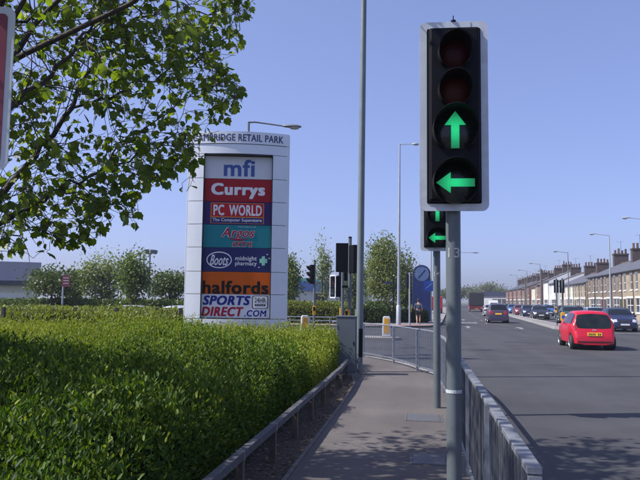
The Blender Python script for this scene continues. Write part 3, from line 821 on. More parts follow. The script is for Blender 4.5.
F_OR = flatm('print_orange', (.65,.25,.05)); F_NV = flatm('print_navy', (.03,.035,.16)); F_BK = flatm('print_black', (.012,.012,.012)); F_GR = flatm('print_green', (.30,.68,.50))
F_DB = flatm('print_deep_blue', (.02,.03,.22)); F_DR = flatm('print_deep_red', (.40,.015,.04))
q = panel(0, (.72,.74,.78)); lett(q, 'mfi', 0, .285, .735, .13, .88, F_BL, .03)
q = panel(1, (.40,.018,.03)); lett(q, 'Currys', 1, .11, .89, .19, .86, F_WH, .055)
q = panel(2, (.055,.032,.15))
b1 = block(q, 2, .11, .88, .05, .95, F_OR, 1, 'logo_border'); b2 = block(q, 2, .122, .868, .075, .645, F_RED, 2, 'logo_field'); b3 = block(q, 2, .122, .868, .69, .93, F_NV, 2, 'logo_strip')
lett(b2, 'PC', 2, .15, .305, .13, .60, F_WH, .035, lay=3); lett(b2, 'WORLD', 2, .375, .85, .13, .60, F_WH, .035, lay=3)
lett(b3, 'The Computer Superstore', 2, .14, .85, .72, .90, F_WH, .015, lay=3)
q = panel(3, (.02,.25,.29))
for lay_, mm, of in ((1, F_WH, .055), (2, F_DR, .02)):
    k = .004 if lay_ == 1 else 0
    lett(q, 'Argos', 3, .275-k, .75+k, .13-k*4, .66+k*4, mm, of, .25, lay_)
    lett(q, 'extra', 3, .435-k, .715+k, .70-k*4, .95+k*4, mm, of*.5, .35, lay_)
lett(q, 'www.argos.co.uk', 3, .51, .77, .055, .12, F_WH, 0, 0, 1)
sw = MB(); H_ = pz[3]-pz[4]; pts=[]
for k in range(15):
    u = k/14; x = PX0+WP*(.36+.34*u); z = pz[3]-H_*(.57+.09*math.sin(math.pi*u)); th = .032*H_*math.sin(math.pi*min(.98,u+.05))
    pts.append((x,z,th))
sw.add([(x,ry-.0095,z+t_) for x,z,t_ in pts]+[(x,ry-.0095,z-t_) for x,z,t_ in pts], [(k,k+1,15+k+1,15+k) for k in range(14)])
sw.build('swoosh', F_DR, q, fix=False)
q = panel(4, (.032,.038,.15))
cx, cz = PX0+WP*.25, (pz[4]+pz[5])/2-.01
el = MB(); n_=40; rx, rz_ = WP*.182, (pz[4]-pz[5])*.345
el.add([(cx+rx*math.cos(2*math.pi*k/n_), ry-.003, cz+rz_*math.sin(2*math.pi*k/n_)) for k in range(n_)] + [(cx+rx*.92*math.cos(2*math.pi*k/n_), ry-.003, cz+rz_*.87*math.sin(2*math.pi*k/n_)) for k in range(n_)],
       [(k,(k+1)%n_,n_+(k+1)%n_,n_+k) for k in range(n_)])
el.build('oval_ring', F_WH, q, fix=False)
lett(q, 'Boots', 4, .115, .385, .30, .74, F_WH, .02, .45)
lett(q, 'midnight', 4, .48, .79, .34, .58, F_WH, .02); lett(q, 'pharmacy', 4, .48, .79, .555, .78, F_WH, .02)
block(q, 4, .83, .94, .44, .62, F_GR, 1, 'cross'); block(q, 4, .863, .907, .34, .72, F_GR, 2, 'cross')
for (a,b) in ((.93,.24),(.96,.40),(.81,.78)): block(q, 4, a, a+.022, b, b+.04, F_WH, 1, 'sparkle')
q = panel(5, (.72,.13,.012)); lett(q, 'halfords', 5, .02, .965, .40, .985, F_BK, .04)
q = panel(6, (.80,.81,.84))
lett(q, 'SPORTS', 6, .03, .71, .06, .46, F_DB, .05, .22); lett(q, 'DIRECT', 6, .015, .615, .53, .93, F_DR, .05, .22); lett(q, '.COM', 6, .625, .945, .66, .93, F_DB, .035, .15)
bb = block(q, 6, .735, .965, .05, .60, F_BK, 1, 'badge_border', r=.06); bi = block(q, 6, .747, .953, .075, .575, F_WH, 2, 'badge', r=.05)
lett(bi, '24HR', 6, .77, .93, .13, .34, F_BK, .01, 0, 3)
for k in range(6): block(bi, 6, .775+.026*k, .793+.026*k, .40, .49, F_BK, 3, 'illegible_mark')

# ================================================================== red sign at the left edge
M_SRED = mat('sign_red', (.17,.006,.03), .4, vary=0.06); M_SGREY = mat('sign_edge_grey', (.50,.53,.55), .45, .1, vary=0.06)
sp_ = at(-19, 4.3)
t = thing('road_sign', 'red road sign with a broad pale rounded border cut by the picture edge', 'road sign', sp_, YAW)
z0_, z1_ = pt(5, 170, 4.3).z, pt(5, 7, 4.3).z
xr = pt(11, 100, 4.3); wid = 2*((Vector((xr.x,xr.y,0))-sp_).length)
zc = (z0_+z1_)/2
MB().prism(rrect(wid, z1_-z0_, .06, 6, 0, zc), -.004, .004, 'y').build('plate', M_SGREY, t)
MB().prism(rrect(wid-.095, z1_-z0_-.095, .03, 6, 0, zc), -.0085, -.005, 'y').build('face', M_SRED, t)
MB().tube([(0,.045,-.1),(0,.045,z1_-.05)], .038, 12).build('post', M_GREYP, t, smooth=40)
for z in (z0_+.15, z1_-.15): MB().box(-.06,.06,.0045,.05,z-.02,z+.02).build('clip', M_GALV, t)

# ================================================================== bollards
M_BWH = mat('bollard_white', (.62,.63,.62), .5, vary=0.05, dirt=(.35,.34,.32), dscale=5, damt=.5)
def bollard(label, loc, rz, h=.93, w_=.36, dp=.24, group=None):
    t = thing('traffic_bollard', label, 'bollard', loc, rz, group)
    sh = MB(); pl = [(-w_/2-.02,-.0),(w_/2+.02,0),(w_/2-.015,h-.05),(w_/2-.06,h),(-w_/2+.06,h),(-w_/2+.015,h-.05)]
    sh.prism(pl, -dp/2, dp/2, 'y').build('shell', M_BWH, t, bevel=.02)
    f = MB(); f.prism([(-w_/2+.055,.16),(w_/2-.055,.16),(w_/2-.075,h-.09),(-w_/2+.075,h-.09)], -dp/2-.012, -dp/2-.0, 'y').build('yellow_face', M_ORYEL, t, bevel=.004)
    f = MB(); f.prism([(-w_/2+.055,.16),(w_/2-.055,.16),(w_/2-.075,h-.09),(-w_/2+.075,h-.09)], dp/2, dp/2+.012, 'y').build('yellow_face', M_ORYEL, t, bevel=.004)
    MB().box(-w_/2-.05,w_/2+.05,-dp/2-.04,dp/2+.04,-.03,.03).build('base_plate', M_KERB, t)
    return t
bollard('white traffic bollard with yellow face between the totem sign and the cabinet', at(305.2,31.3), YAW+R(8))
bollard('white traffic bollard with yellow face seen through the guard railing', at(386.6,31.5), YAW-R(5))
def kl_bollard(loc, rz, label):
    t = thing('keep_left_bollard', label, 'bollard', loc, rz)
    MB().prism([(-.17,0),(.17,0),(.15,.9),(.09,1.0),(-.09,1.0),(-.15,.9)], -.11,.11,'y').build('shell', M_ORYEL, t, bevel=.02)
    MB().lathe([(.12,0),(.12,.008)],18,Matrix.Translation((0,-.112,.68))@Matrix.Rotation(R(90),4,'X')).build('roundel', M_BLUES, t)
    MB().box(-.2,.2,-.14,.14,-.03,.03).build('base_plate', M_KERB, t)
M_BLUES = mat('sign_blue', (.02,.10,.42), .45, vary=.06)
kl_bollard(road(49.2,7.5), -RD, 'yellow keep left bollard beside the red hatchback')

# ================================================================== blue arched totem, blue sign, signs
t = thing('blue_totem', 'tall blue arched totem sign with a round emblem behind the walker', 'sign', at(421.5, 56), YAW)
M_BLT = mat('totem_blue', (.02,.042,.17), .4, vary=.08); M_BLD = mat('totem_edge', (.02,.035,.10), .4, vary=.1); M_BLL = mat('totem_emblem', (.16,.24,.42), .4, vary=.2, scale=3)
hz = pt(421.5,265,56).z; wv = .74
arch = [(-wv,0),(wv,0)] + [(wv*math.cos(R(a)), hz-wv+wv*math.sin(R(a))) for a in range(0,181,12)]
MB().prism(arch, -.14,.14,'y').build('body', M_BLD, t)
a2 = [(-wv*.9,.1),(wv*.9,.1)] + [(wv*.9*math.cos(R(a)), hz-wv+wv*.9*math.sin(R(a))) for a in range(0,181,12)]
MB().prism(a2, -.155,-.141,'y').build('face', M_BLT, t)
MB().lathe([(wv*.8,0),(wv*.8,.012)],28,Matrix.Translation((0,-.157,hz-wv))@Matrix.Rotation(R(90),4,'X')).build('emblem', M_BLL, t)
MB().box(-wv*.62,wv*.62,-.176,-.17,hz-wv-.05,hz-wv+.05, Matrix.Translation((0,0,hz-wv))@Matrix.Rotation(R(-50),4,'Y')@Matrix.Translation((0,0,-hz+wv))).build('emblem_stroke', M_BLT, t)
t = thing('direction_sign', 'small blue road sign on a slim pole beyond the pole marked 14', 'road sign', at(431.3, 52), YAW)
zc = pt(431,286,52).z
MB().tube([(0,.05,-.1),(0,.05,pt(431,250,52).z)], .05, 8).build('post', M_LAMPL, t)
MB().prism(rrect(.82,.78,.05,4,-.18,zc), -.012,0,'y').build('plate', M_BLUES, t)
MB().box(-.5,.14,-.016,-.0125,zc-.02,zc+.02, Matrix.Translation((-.18,0,zc))@Matrix.Rotation(R(-38),4,'Y')@Matrix.Translation((.18,0,-zc))).build('arrow_mark', M_PALE, t)
t = thing('car_park_sign', 'dark red sign board on a pole above the car park hedge', 'sign', at(62.5, 38), YAW)
zc = pt(65,281,38).z
M_MAR = mat('sign_maroon', (.17,.03,.045), .5, vary=.1)
MB().tube([(-.02,.04,-.1),(-.02,.04,pt(61,272,38).z)], .05, 8).build('post', M_LAMPL, t)
o_ = MB().prism(rrect(.44,.62,.02,3,.15,zc), -.012,0,'y').build('plate', M_MAR, t)
for k in (.17,.02,-.13): MB().box(0,.30,-.016,-.0125,zc+k-.02,zc+k+.02).build('lettering_row', M_PALE, o_)
# dark post left in hedge & fence posts of the car park fence
fn = thing('wire_fence', 'dark posts with thin wires running through the yellow green shrubs', 'fence', (0,0,0))
fpx = [(-30,19.5),(4,19.5),(76,20.5),(117,21.2),(157,21.8),(181,22.3)]
pts_=[]
M_FP = mat('fence_post_dark', (.025,.026,.024), .7, vary=.2)
for px, d in fpx:
    p_ = at(px, d); pts_.append(p_)
    MB().box(p_.x-.045,p_.x+.045,p_.y-.045,p_.y+.045,-.05,1.33).build('post', M_FP, fn)
for z in (.5,.9,1.25):
    MB().tube([Vector((p_.x,p_.y,z)) for p_ in pts_], .006, 5).build('wire', M_FP, fn)
# low white barrier of the far kerb
br = thing('low_barrier', 'low pale tubular barrier along the far side of the junction', 'barrier', (0,0,0))
bp_ = [at(px, 44.5+max(0,(330-px))*.006) for px in (270,290,310,330,350)]
for p_ in bp_: MB().tube([(p_.x,p_.y,-.1),(p_.x,p_.y,.55)], .035, 8).build('post', M_GALV, br)
for z in (.53,.3): MB().tube([Vector((p_.x,p_.y,z)) for p_ in bp_], .03, 8).build('rail', M_GALV, br)
t = thing('finger_post', 'slim dark post with small arm boards beside the far corner trees', 'sign post', at(393.5, 49.5), YAW)
MB().tube([(0,0,-.1),(0,0,pt(393,276,49.5).z)], .05, 8).build('post', M_BLACK, t)
for k, zz in enumerate((283,288)):
    z = pt(393,zz,49.5).z
    MB().box(-.75 if k==0 else .05, -.05 if k==0 else .6, -.02,.02, z-.07, z+.07).build('finger', M_BLD, t)

# ================================================================== hedges
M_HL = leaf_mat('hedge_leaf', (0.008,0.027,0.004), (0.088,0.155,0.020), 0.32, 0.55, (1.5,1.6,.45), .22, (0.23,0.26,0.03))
M_HB = mat('hedge_core_shade', (0.008,0.014,0.004), 1.0, vary=.5, scale=12, spec=0.0)
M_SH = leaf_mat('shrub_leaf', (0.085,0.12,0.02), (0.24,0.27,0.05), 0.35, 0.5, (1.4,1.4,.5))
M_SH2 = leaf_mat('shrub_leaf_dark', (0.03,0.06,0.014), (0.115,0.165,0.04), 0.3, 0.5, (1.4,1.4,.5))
def vnoise(x, y, s, seed):
    r = np.random.default_rng(seed); out = np.zeros_like(x)
    for k in range(5):
        a = r.uniform(0,2*math.pi); f = s*r.uniform(.6,1.7); ph = r.uniform(0,6.28)
        out += np.sin((x*np.cos(a)+y*np.sin(a))*f+ph)
    return out/5
def hedge(name, label, x0, x1, y0, y1, h, dens, leaf, m, seed, shape=LEAF, top=None, edge=.28, wedge=None, group=None, amp=.09, fuzz=.06, ex_r=True, body=True, toff=0.0, bump=.05, far_tint=0.0, shoots=0):
    r = np.random.default_rng(seed)
    t = thing(name, label, 'hedge', ((x0+x1)/2,(y0+y1)/2,0), 0, group)
    cx_, cy_ = (x0+x1)/2,(y0+y1)/2
    def H(x, y):
        e = np.minimum(np.minimum(x-x0, x1-x), np.minimum(y-y0, y1-y))
        k = np.clip(e/edge, 0, 1); k = np.sqrt(1-(1-k)**2)
        return (h + amp*vnoise(x,y,1.6,seed) + bump*vnoise(x,y,7,seed+1) + bump*.6*np.abs(vnoise(x,y,3.5,seed+2)))*(.55+.45*k)
    # solid core, coloured near black for the deep shade among the leaves
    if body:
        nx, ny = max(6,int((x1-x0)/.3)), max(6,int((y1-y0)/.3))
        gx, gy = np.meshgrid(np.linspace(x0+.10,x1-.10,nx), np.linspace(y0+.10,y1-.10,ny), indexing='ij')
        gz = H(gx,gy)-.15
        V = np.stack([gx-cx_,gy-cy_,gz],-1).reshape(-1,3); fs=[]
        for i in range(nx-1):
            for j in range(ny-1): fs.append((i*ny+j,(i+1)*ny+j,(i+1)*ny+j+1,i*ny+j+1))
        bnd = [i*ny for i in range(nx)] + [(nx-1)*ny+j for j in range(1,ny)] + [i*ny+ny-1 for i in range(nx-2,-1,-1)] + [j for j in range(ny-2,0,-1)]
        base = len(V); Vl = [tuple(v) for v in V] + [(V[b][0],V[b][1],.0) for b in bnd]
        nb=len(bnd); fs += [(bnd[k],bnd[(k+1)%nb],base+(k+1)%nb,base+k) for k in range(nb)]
        MB().add(Vl,fs).build('dark_core', M_HB, t)
    # leaves on top
    def scatter_top(n):
        x = r.uniform(x0,x1,n); y = r.uniform(y0,y1,n)
        return x, y
    n = int((x1-x0)*(y1-y0)*dens)
    x, y = scatter_top(n)
    if wedge is not None:
        keep = r.random(n) < wedge(x,y); x, y = x[keep], y[keep]
    z = H(x,y) + r.normal(0,fuzz*.6,len(x)) - np.abs(r.normal(0,fuzz,len(x)))
    P = [np.stack([x,y,z],1)]; n1=len(x)
    out = [np.tile([0,0,1.0],(n1,1))]
    # sides
    for (axis, c, nrm, lo, hi) in (('x',x1,(1,0,0),y0,y1),('x',x0,(-1,0,0),y0,y1),('y',y0,(0,-1,0),x0,x1),('y',y1,(0,1,0),x0,x1)):
        n2 = int((hi-lo)*h*dens*1.0)
        u = r.uniform(lo,hi,n2); zz = r.uniform(.03,1,n2)
        if axis=='x': xx = np.full(n2,c); yy = u
        else: xx = u; yy = np.full(n2,c)
        if wedge is not None:
            kk = r.random(n2) < wedge(xx,yy); xx,yy,zz = xx[kk],yy[kk],zz[kk]; n2=len(xx)
        inn = -np.abs(r.normal(0,fuzz,n2)) - edge*.35*np.clip(zz-.55,0,1) + .07*vnoise(yy+xx,zz*1.2,3,seed+3) - .12*np.clip(.35-zz,0,1)
        hh = H(np.clip(xx,x0+.12,x1-.12),np.clip(yy,y0+.12,y1-.12))
        P.append(np.stack([xx+nrm[0]*inn, yy+nrm[1]*inn, zz*hh],1)); out.append(np.tile(np.array(nrm,float),(n2,1)))
    if shoots:                                   # young shoots standing above the clipped top
        sx = r.uniform(x0+.1,x1-.1,shoots); sy = r.uniform(y0,y1-.1,shoots)
        kk = (r.random(shoots) < wedge(sx,sy)*1.6) & (vnoise(sx,sy,2.4,seed+5) > -.12); sx, sy = sx[kk], sy[kk]
        m_ = 16; hh = r.uniform(.07,.20,len(sx)); lean = r.normal(0,.05,(len(sx),2))
        f_ = np.tile(np.linspace(0,1,m_),(len(sx),1))
        px_ = (sx[:,None]+lean[:,:1]*f_+r.normal(0,.012,f_.shape)).ravel(); py_ = (sy[:,None]+lean[:,1:]*f_+r.normal(0,.012,f_.shape)).ravel()
        pz_ = ((H(sx,sy)-.03)[:,None]+hh[:,None]*f_).ravel()
        P.append(np.stack([px_,py_,pz_],1)); out.append(np.tile([0,0,.6],(len(px_),1)))
    P = np.concatenate(P); O = np.concatenate(out); n = len(P)
    D = rand_unit(n,r)*.75 + O*.55 + np.array([0,0,.45])
    Nn = rand_unit(n,r)*.8 + O*.4 + np.array([0,0,.8])
    S = leaf*r.uniform(.6,1.25,n)
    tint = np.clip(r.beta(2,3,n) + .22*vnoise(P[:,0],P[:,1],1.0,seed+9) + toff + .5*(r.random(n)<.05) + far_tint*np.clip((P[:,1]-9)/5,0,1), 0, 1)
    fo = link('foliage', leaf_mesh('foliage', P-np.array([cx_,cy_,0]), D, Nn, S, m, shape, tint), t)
    fo['kind'] = 'stuff'
    return t
def near_w(x, y):
    k = np.where(-x > .66*y + 2.2, .06, 1.0)
    return k*np.clip(1.15-y*.055, .36, 1)
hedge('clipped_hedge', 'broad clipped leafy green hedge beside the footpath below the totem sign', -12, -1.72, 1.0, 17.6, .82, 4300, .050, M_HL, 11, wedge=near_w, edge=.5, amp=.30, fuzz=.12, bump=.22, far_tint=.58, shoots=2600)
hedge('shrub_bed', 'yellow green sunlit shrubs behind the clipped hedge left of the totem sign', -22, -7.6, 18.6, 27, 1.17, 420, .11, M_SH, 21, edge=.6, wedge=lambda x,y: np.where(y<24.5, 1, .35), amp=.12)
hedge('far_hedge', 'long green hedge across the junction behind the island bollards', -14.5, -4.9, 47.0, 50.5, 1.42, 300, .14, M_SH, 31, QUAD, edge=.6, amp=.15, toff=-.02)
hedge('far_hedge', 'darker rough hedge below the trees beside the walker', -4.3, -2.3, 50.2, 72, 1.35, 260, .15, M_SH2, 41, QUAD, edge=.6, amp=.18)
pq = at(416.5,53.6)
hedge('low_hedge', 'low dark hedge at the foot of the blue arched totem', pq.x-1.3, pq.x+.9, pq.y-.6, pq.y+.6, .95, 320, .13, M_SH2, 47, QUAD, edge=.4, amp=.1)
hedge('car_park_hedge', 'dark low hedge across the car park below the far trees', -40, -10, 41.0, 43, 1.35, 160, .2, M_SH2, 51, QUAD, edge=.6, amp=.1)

# ================================================================== middle and far trees
M_T1 = leaf_mat('tree_leaf_mid', (0.045,0.085,0.018), (0.16,0.21,0.045), 0.35, 0.5)
M_T2 = leaf_mat('tree_leaf_dark', (0.03,0.06,0.016), (0.11,0.15,0.04), 0.3, 0.5)
M_T4 = leaf_mat('tree_leaf_olive', (0.075,0.11,0.028), (0.20,0.235,0.07), 0.35, 0.5)
M_T3 = leaf_mat('tree_leaf_pale', (0.10,0.14,0.05), (0.24,0.28,0.11), 0.35, 0.5)
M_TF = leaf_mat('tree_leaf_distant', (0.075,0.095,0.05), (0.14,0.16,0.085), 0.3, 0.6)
def tree(name, label, base, H_, W_, cb, nleaf, leaf, m, seed, nclump=22, spread=.16, group=None, trunk_r=.09, cone=0.0):
    r = np.random.default_rng(seed)
    t = thing(name, label, 'tree', base, 0, group)
    cz = (H_+cb)/2; hz_ = (H_-cb)/2
    C = []
    while len(C) < nclump:
        p_ = r.uniform(-1,1,3)
        if np.linalg.norm(p_) > 1 or np.linalg.norm(p_) < .25: continue
        zf = (p_[2]+1)/2
        wd = (1-cone*zf)
        C.append((p_[0]*W_/2*.86*wd, p_[1]*W_/2*.86*wd, cz+p_[2]*hz_*.9))
    C = np.array(C)
    tr = MB(); top = Vector((r.normal(0,.1), r.normal(0,.1), cz+hz_*.5))
    tr.tube([(0,0,-.1),(0,0,cb*.6),(top.x*.5,top.y*.5,cz),top], [trunk_r,trunk_r*.8,trunk_r*.5,trunk_r*.2], 8)
    trk = tr.build('trunk', M_BARK, t, smooth=60)
    lb = MB()
    for c in C[:max(6,nclump//2)]:
        c = Vector(c); s_ = Vector((top.x*.3,top.y*.3,max(cb*.7, min(c.z-.5, cz))))
        lb.tube([s_, s_.lerp(c,.5)+Vector((0,0,.1)), c], [trunk_r*.4,trunk_r*.25,trunk_r*.08], 5)
    lb.build('limbs', M_BARK, t)
    idx = r.integers(0,nclump,nleaf)
    rad = r.uniform(.6,1.3,nclump)
    P = C[idx] + r.normal(0,1,(nleaf,3))*np.array([W_*spread, W_*spread, hz_*2*spread*.8])*rad[idx][:,None]
    D = rand_unit(nleaf,r)+np.array([0,0,-.1]); Nn = rand_unit(nleaf,r)*.9+np.array([0,0,.6])
    tn = np.clip(r.beta(2,3,nleaf)+ (r.uniform(-.25,.25,nclump))[idx],0,1)
    o = link('crown', leaf_mesh('crown', P, D, Nn, leaf*r.uniform(.6,1.3,nleaf), m, QUAD, tn), t); o['kind']='stuff'
    return t
def ptree(label, px, ytop, wpx, d, cbpx, m, seed, n=2600, leaf=.2, **k):
    H_ = pt(px,ytop,d).z; cb = max(.3, pt(px,cbpx,d).z)
    tree('tree', label, at(px,d), H_, wpx*d/FPX, cb, n, leaf, m, seed, **k)
ptree('dark bushy tree beside the retail shed with a dark roof', 52, 268, 44, 44, 298, M_T2, 1, n=4500, leaf=.17)
ptree('tall pale olive tree in the car park beside the dark red sign', 102, 259, 46, 47, 302, M_T3, 2, n=5200, leaf=.17, nclump=34)
ptree('upright mid green tree just below the floodlight mast', 133, 254, 30, 42, 303, M_T1, 3, n=5200, leaf=.16, nclump=30)
ptree('low spreading dark tree in the car park close to the totem sign', 170, 274, 44, 46, 302, M_T2, 4, n=4500, leaf=.17, nclump=30)
ptree('small dark tree showing past the shaded edge of the totem sign', 287, 252, 26, 52, 306, M_T1, 5, n=4000, leaf=.17)
ptree('thin pale feathery tree behind the edge on traffic signal', 322, 243, 18, 56, 302, M_T3, 6, n=2200, leaf=.15)
ptree('large light green tree beside the pale lamp column', 386, 236, 44, 52, 304, M_T4, 7, n=12000, leaf=.16, nclump=52, cone=.15, spread=.12)
ptree('dense dark green tree behind the small signal pole', 406, 258, 24, 60, 308, M_T2, 8, n=4500, leaf=.18)
ptree('dark small tree behind the signal cluster', 354, 262, 30, 62, 306, M_T2, 9, n=3500, leaf=.18)
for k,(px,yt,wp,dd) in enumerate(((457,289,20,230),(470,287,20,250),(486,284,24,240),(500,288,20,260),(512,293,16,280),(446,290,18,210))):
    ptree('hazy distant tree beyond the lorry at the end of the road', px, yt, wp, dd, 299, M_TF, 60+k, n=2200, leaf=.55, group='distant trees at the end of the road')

tb_ = Vector((-10.0, 5.6, 0))
tree('plane_tree', 'second plane tree standing behind the hedge, its crown shading the hedge top', tb_, 7.8, 5.6, 2.4, 13000, .17, M_T1, 91, nclump=46, trunk_r=.16, spread=.12)
ptree('dark rounded tree between the dark roofed shed and the olive tree', 74, 273, 26, 49, 302, M_T2, 92, n=4000, leaf=.18)
for (s_, t__, h_) in ((124,15.4,7.5),(151,15.5,7.0)):
    t = thing('telegraph_pole', 'dark wooden telegraph pole among the far street lamps', 'pole', road(s_,t__), 0, 'telegraph poles along the terrace')
    MB().tube([(0,0,-.1),(0,0,h_)], [.2,.15], 8).build('shaft', M_TIMBER, t, smooth=40)
    MB().box(-.6,.6,-.05,.05,h_-.45,h_-.32).build('crossarm', M_TIMBER, t)

# ================================================================== plane tree over the hedge
M_PL = leaf_mat('plane_leaf', (0.036,0.078,0.012), (0.17,0.225,0.03), 0.48, 0.45, (2.0,2.0,.55))
def inside(px, py, poly):
    c = False; n_ = len(poly); j = n_-1
    for i in range(n_):
        xi, yi = poly[i]; xj, yj = poly[j]
        if (yi > py) != (yj > py) and px < (xj-xi)*(py-yi)/(yj-yi)+xi: c = not c
        j = i
    return c
def proj(p):
    v = Vector(p) - EYE; k = v.dot(fwd)
    if k < .1: return None
    return 320+FPX*v.dot(rgt)/k, 240-FPX*v.dot(upv)/k, k
# outline of the crown's drooping edge as it hangs in view
HULL = [(-200,-400),(420,-400),(262,-40),(252,12),(240,30),(246,52),(226,60),(246,92),(238,116),(222,128),(226,146),(200,140),(203,172),(186,196),(152,182),(140,206),(136,232),(126,226),(118,210),(100,240),(66,252),(56,242),(38,268),(24,262),(10,256),(-200,300)]
rt = random.Random(3)
tree_base = at(-75, 6.2)
pt_tree = thing('plane_tree', 'broad leaved plane tree overhanging the hedge and the top of the totem sign', 'tree', tree_base)
limb_mb = MB(); twig_mb = MB(); trunk_mb = MB()
fork = tree_base + Vector((.05,.1,2.3))
trunk_mb.tube([tree_base+Vector((0,0,-.1)), tree_base+Vector((.02,0,.9)), fork, fork+Vector((-.1,-.1,1.4)), fork+Vector((-.15,-.25,3.4))], [.17,.14,.125,.10,.05], 12)
leafpts = []           # (pos, outward dir)
def wob(a, b, n_, amt):
    out = [a]
    for i in range(1, n_):
        out.append(a.lerp(b, i/n_) + Vector((rt.gauss(0,amt), rt.gauss(0,amt), rt.gauss(0,amt))))
    out.append(b); return out
def ok(p):
    q = proj(p)
    if q is None: return True
    x, y, k = q
    if x < -60 or y < -60 or x > 700 or y > 540: return True
    return inside(x, y, HULL)
def twig(p, d, L, r_, depth):
    """a twig with leaves; splits"""
    n_ = 4; pts_ = [p]; dirv = d.normalized()
    for i in range(n_):
        dirv = (dirv + Vector((rt.gauss(0,.22), rt.gauss(0,.22), rt.gauss(0,.16)-.03))).normalized()
        q = pts_[-1] + dirv*(L/n_)
        if not ok(q): break
        pts_.append(q)
    if len(pts_) < 2: return
    twig_mb.tube(pts_, [max(.0025, r_*(1-.75*i/len(pts_))) for i in range(len(pts_))], 5, cap=False)
    for i in range(1, len(pts_)):
        if depth <= 1:
            for _ in range(1 if depth else 2):
                leafpts.append((pts_[i] + Vector((rt.gauss(0,.05),rt.gauss(0,.05),rt.gauss(0,.05))), dirv.copy()))
        if depth > 0 and rt.random() < .55:
            sd = Vector((rt.gauss(0,1),rt.gauss(0,1),rt.gauss(0,.8)))
            sd = (sd - dirv*sd.dot(dirv)).normalized()
            twig(pts_[i], dirv*.65 + sd*.8, L*rt.uniform(.5,.75), r_*.55, depth-1)
def limb(pts_, r0__, r1__, dens, tl=.75):
    pp = []
    for a, b in zip(pts_, pts_[1:]): pp += wob(a, b, 4, .03)[:-1]
    pp.append(pts_[-1])
    n_ = len(pp)
    limb_mb.tube(pp, [.66*(r0__ + (r1__-r0__)*i/(n_-1)) for i in range(n_)], 8)
    for i in range(2, n_):
        t_ = (pp[i]-pp[i-1]).normalized()
        for _ in range(dens if rt.random()<.3 else 1):
            sd = Vector((rt.gauss(0,1),rt.gauss(0,1),rt.gauss(0,.9))); sd = (sd - t_*sd.dot(t_)).normalized()
            twig(pp[i], t_*.55+sd*.8, tl*rt.uniform(.6,1.2), r1__*.4+.002, 2)
    twig(pp[-1], (pp[-1]-pp[-2]), tl, r1__*.7, 2)
pd = lambda L: [pt(x,y,d) for x,y,d in L]
# limbs that show in the photograph
limb([fork] + pd([(-20,215,6.4),(36,156,6.8),(72,108,7.0),(92,68,7.2),(120,32,7.4),(168,0,7.7),(190,-20,7.9)]), .055, .012, 2)
limb([fork+Vector((0,0,.2))] + pd([(0,124,6.0),(40,84,6.2),(76,48,6.4),(95,20,6.5),(110,-20,6.6)]), .045, .012, 2)
limb(pd([(168,0,7.7),(200,12,7.7),(228,16,7.8),(246,10,7.9)]), .014, .006, 2, .45)
limb(pd([(200,60,7.6),(220,75,7.6),(238,95,7.6)]), .01, .005, 2, .4)
limb(pd([(72,108,7.0),(120,92,7.2),(160,76,7.4),(200,60,7.6),(240,30,7.8)]), .022, .007, 2)
limb([fork+Vector((0,0,-.2))] + pd([(6,221,6.3),(28,206,6.5),(59,190,6.6),(100,172,6.8),(140,150,7.0),(185,135,7.1)]), .04, .008, 2)
limb(pd([(100,172,6.8),(116,148,6.7),(134,140,6.7),(180,100,6.9),(215,85,7.0)]), .016, .006, 2)
limb(pd([(59,190,6.6),(84,200,6.6),(110,205,6.7),(136,210,6.8)]), .014, .005, 1, .5)
limb([fork+Vector((0,0,-.3))] + pd([(-10,240,5.9),(20,236,6.1),(50,232,6.3)]), .02, .006, 1, .5)
limb([fork+Vector((0,0,.3))] + pd([(-10,40,6.3),(26,22,6.5),(60,0,6.7),(80,-30,6.8)]), .04, .010, 2)
# the rest of the crown above and behind the camera
for k, (dx,dy,dz) in enumerate(((2.6,-.3,3.6),(1.2,.5,3.9),(2.4,-1.8,3.3),(.5,-3.4,3.2),(-1.8,-1.6,3.6),(-2.2,.6,3.4),(3.9,-.8,2.9),(.3,.1,5.0),(3.6,-2.8,2.6),(2.3,-3.9,2.8))):
    e_ = fork + Vector((dx,dy,dz))
    limb([fork+Vector((-.1,-.1,.5+.1*k)), fork.lerp(e_,.5)+Vector((0,0,.4)), e_], .05, .012, 2, .95)
trunk_mb.v = [tuple(Vector(v)-tree_base) for v in trunk_mb.v]
limb_mb.v = [tuple(Vector(v)-tree_base) for v in limb_mb.v]
twig_mb.v = [tuple(Vector(v)-tree_base) for v in twig_mb.v]
trunk_mb.build('trunk', M_BARK, pt_tree, smooth=60); limb_mb.build('limbs', M_BARK, pt_tree, smooth=60)
tw = twig_mb.build('twigs', M_BARK, pt_tree, fix=False); tw['kind'] = 'stuff'
# five lobed leaf: direction, side, normal
lob = [(0,0,0),(-.06,.24,.05),(.16,.36,.05),(.26,.52,-.04),(.44,.40,.05),(.70,.40,-.05),(.74,.22,.03),(1.0,0,-.20),(.74,-.22,.03),(.70,-.40,-.05),(.44,-.40,.05),(.26,-.52,-.04),(.16,-.36,.05),(-.06,-.24,.05)]
PL = (lob, [(0,1,2,3,4,5,6,7),(0,7,8,9,10,11,12,13)])
rl_ = np.random.default_rng(8)
def inview(p_):
    q_ = proj(p_); return q_ is not None and -20 < q_[0] < 300 and -20 < q_[1] < 300
leafpts = [(p_, d_) for p_, d_ in leafpts if ok(p_) and (not inview(p_) or rt.random() < .36)]
P = np.array([tuple(p_) for p_,_ in leafpts]); Dd = np.array([tuple(d_) for _,d_ in leafpts]); n = len(P)
D = Dd*.5 + rand_unit(n,rl_)*.7 + np.array([0,0,-.35]); Nn = rand_unit(n,rl_)*.75 + np.array([-.1,-.1,.75])
S = rl_.uniform(.05,.11,n); tn = np.clip(rl_.beta(2,3.2,n),0,1)
show = []
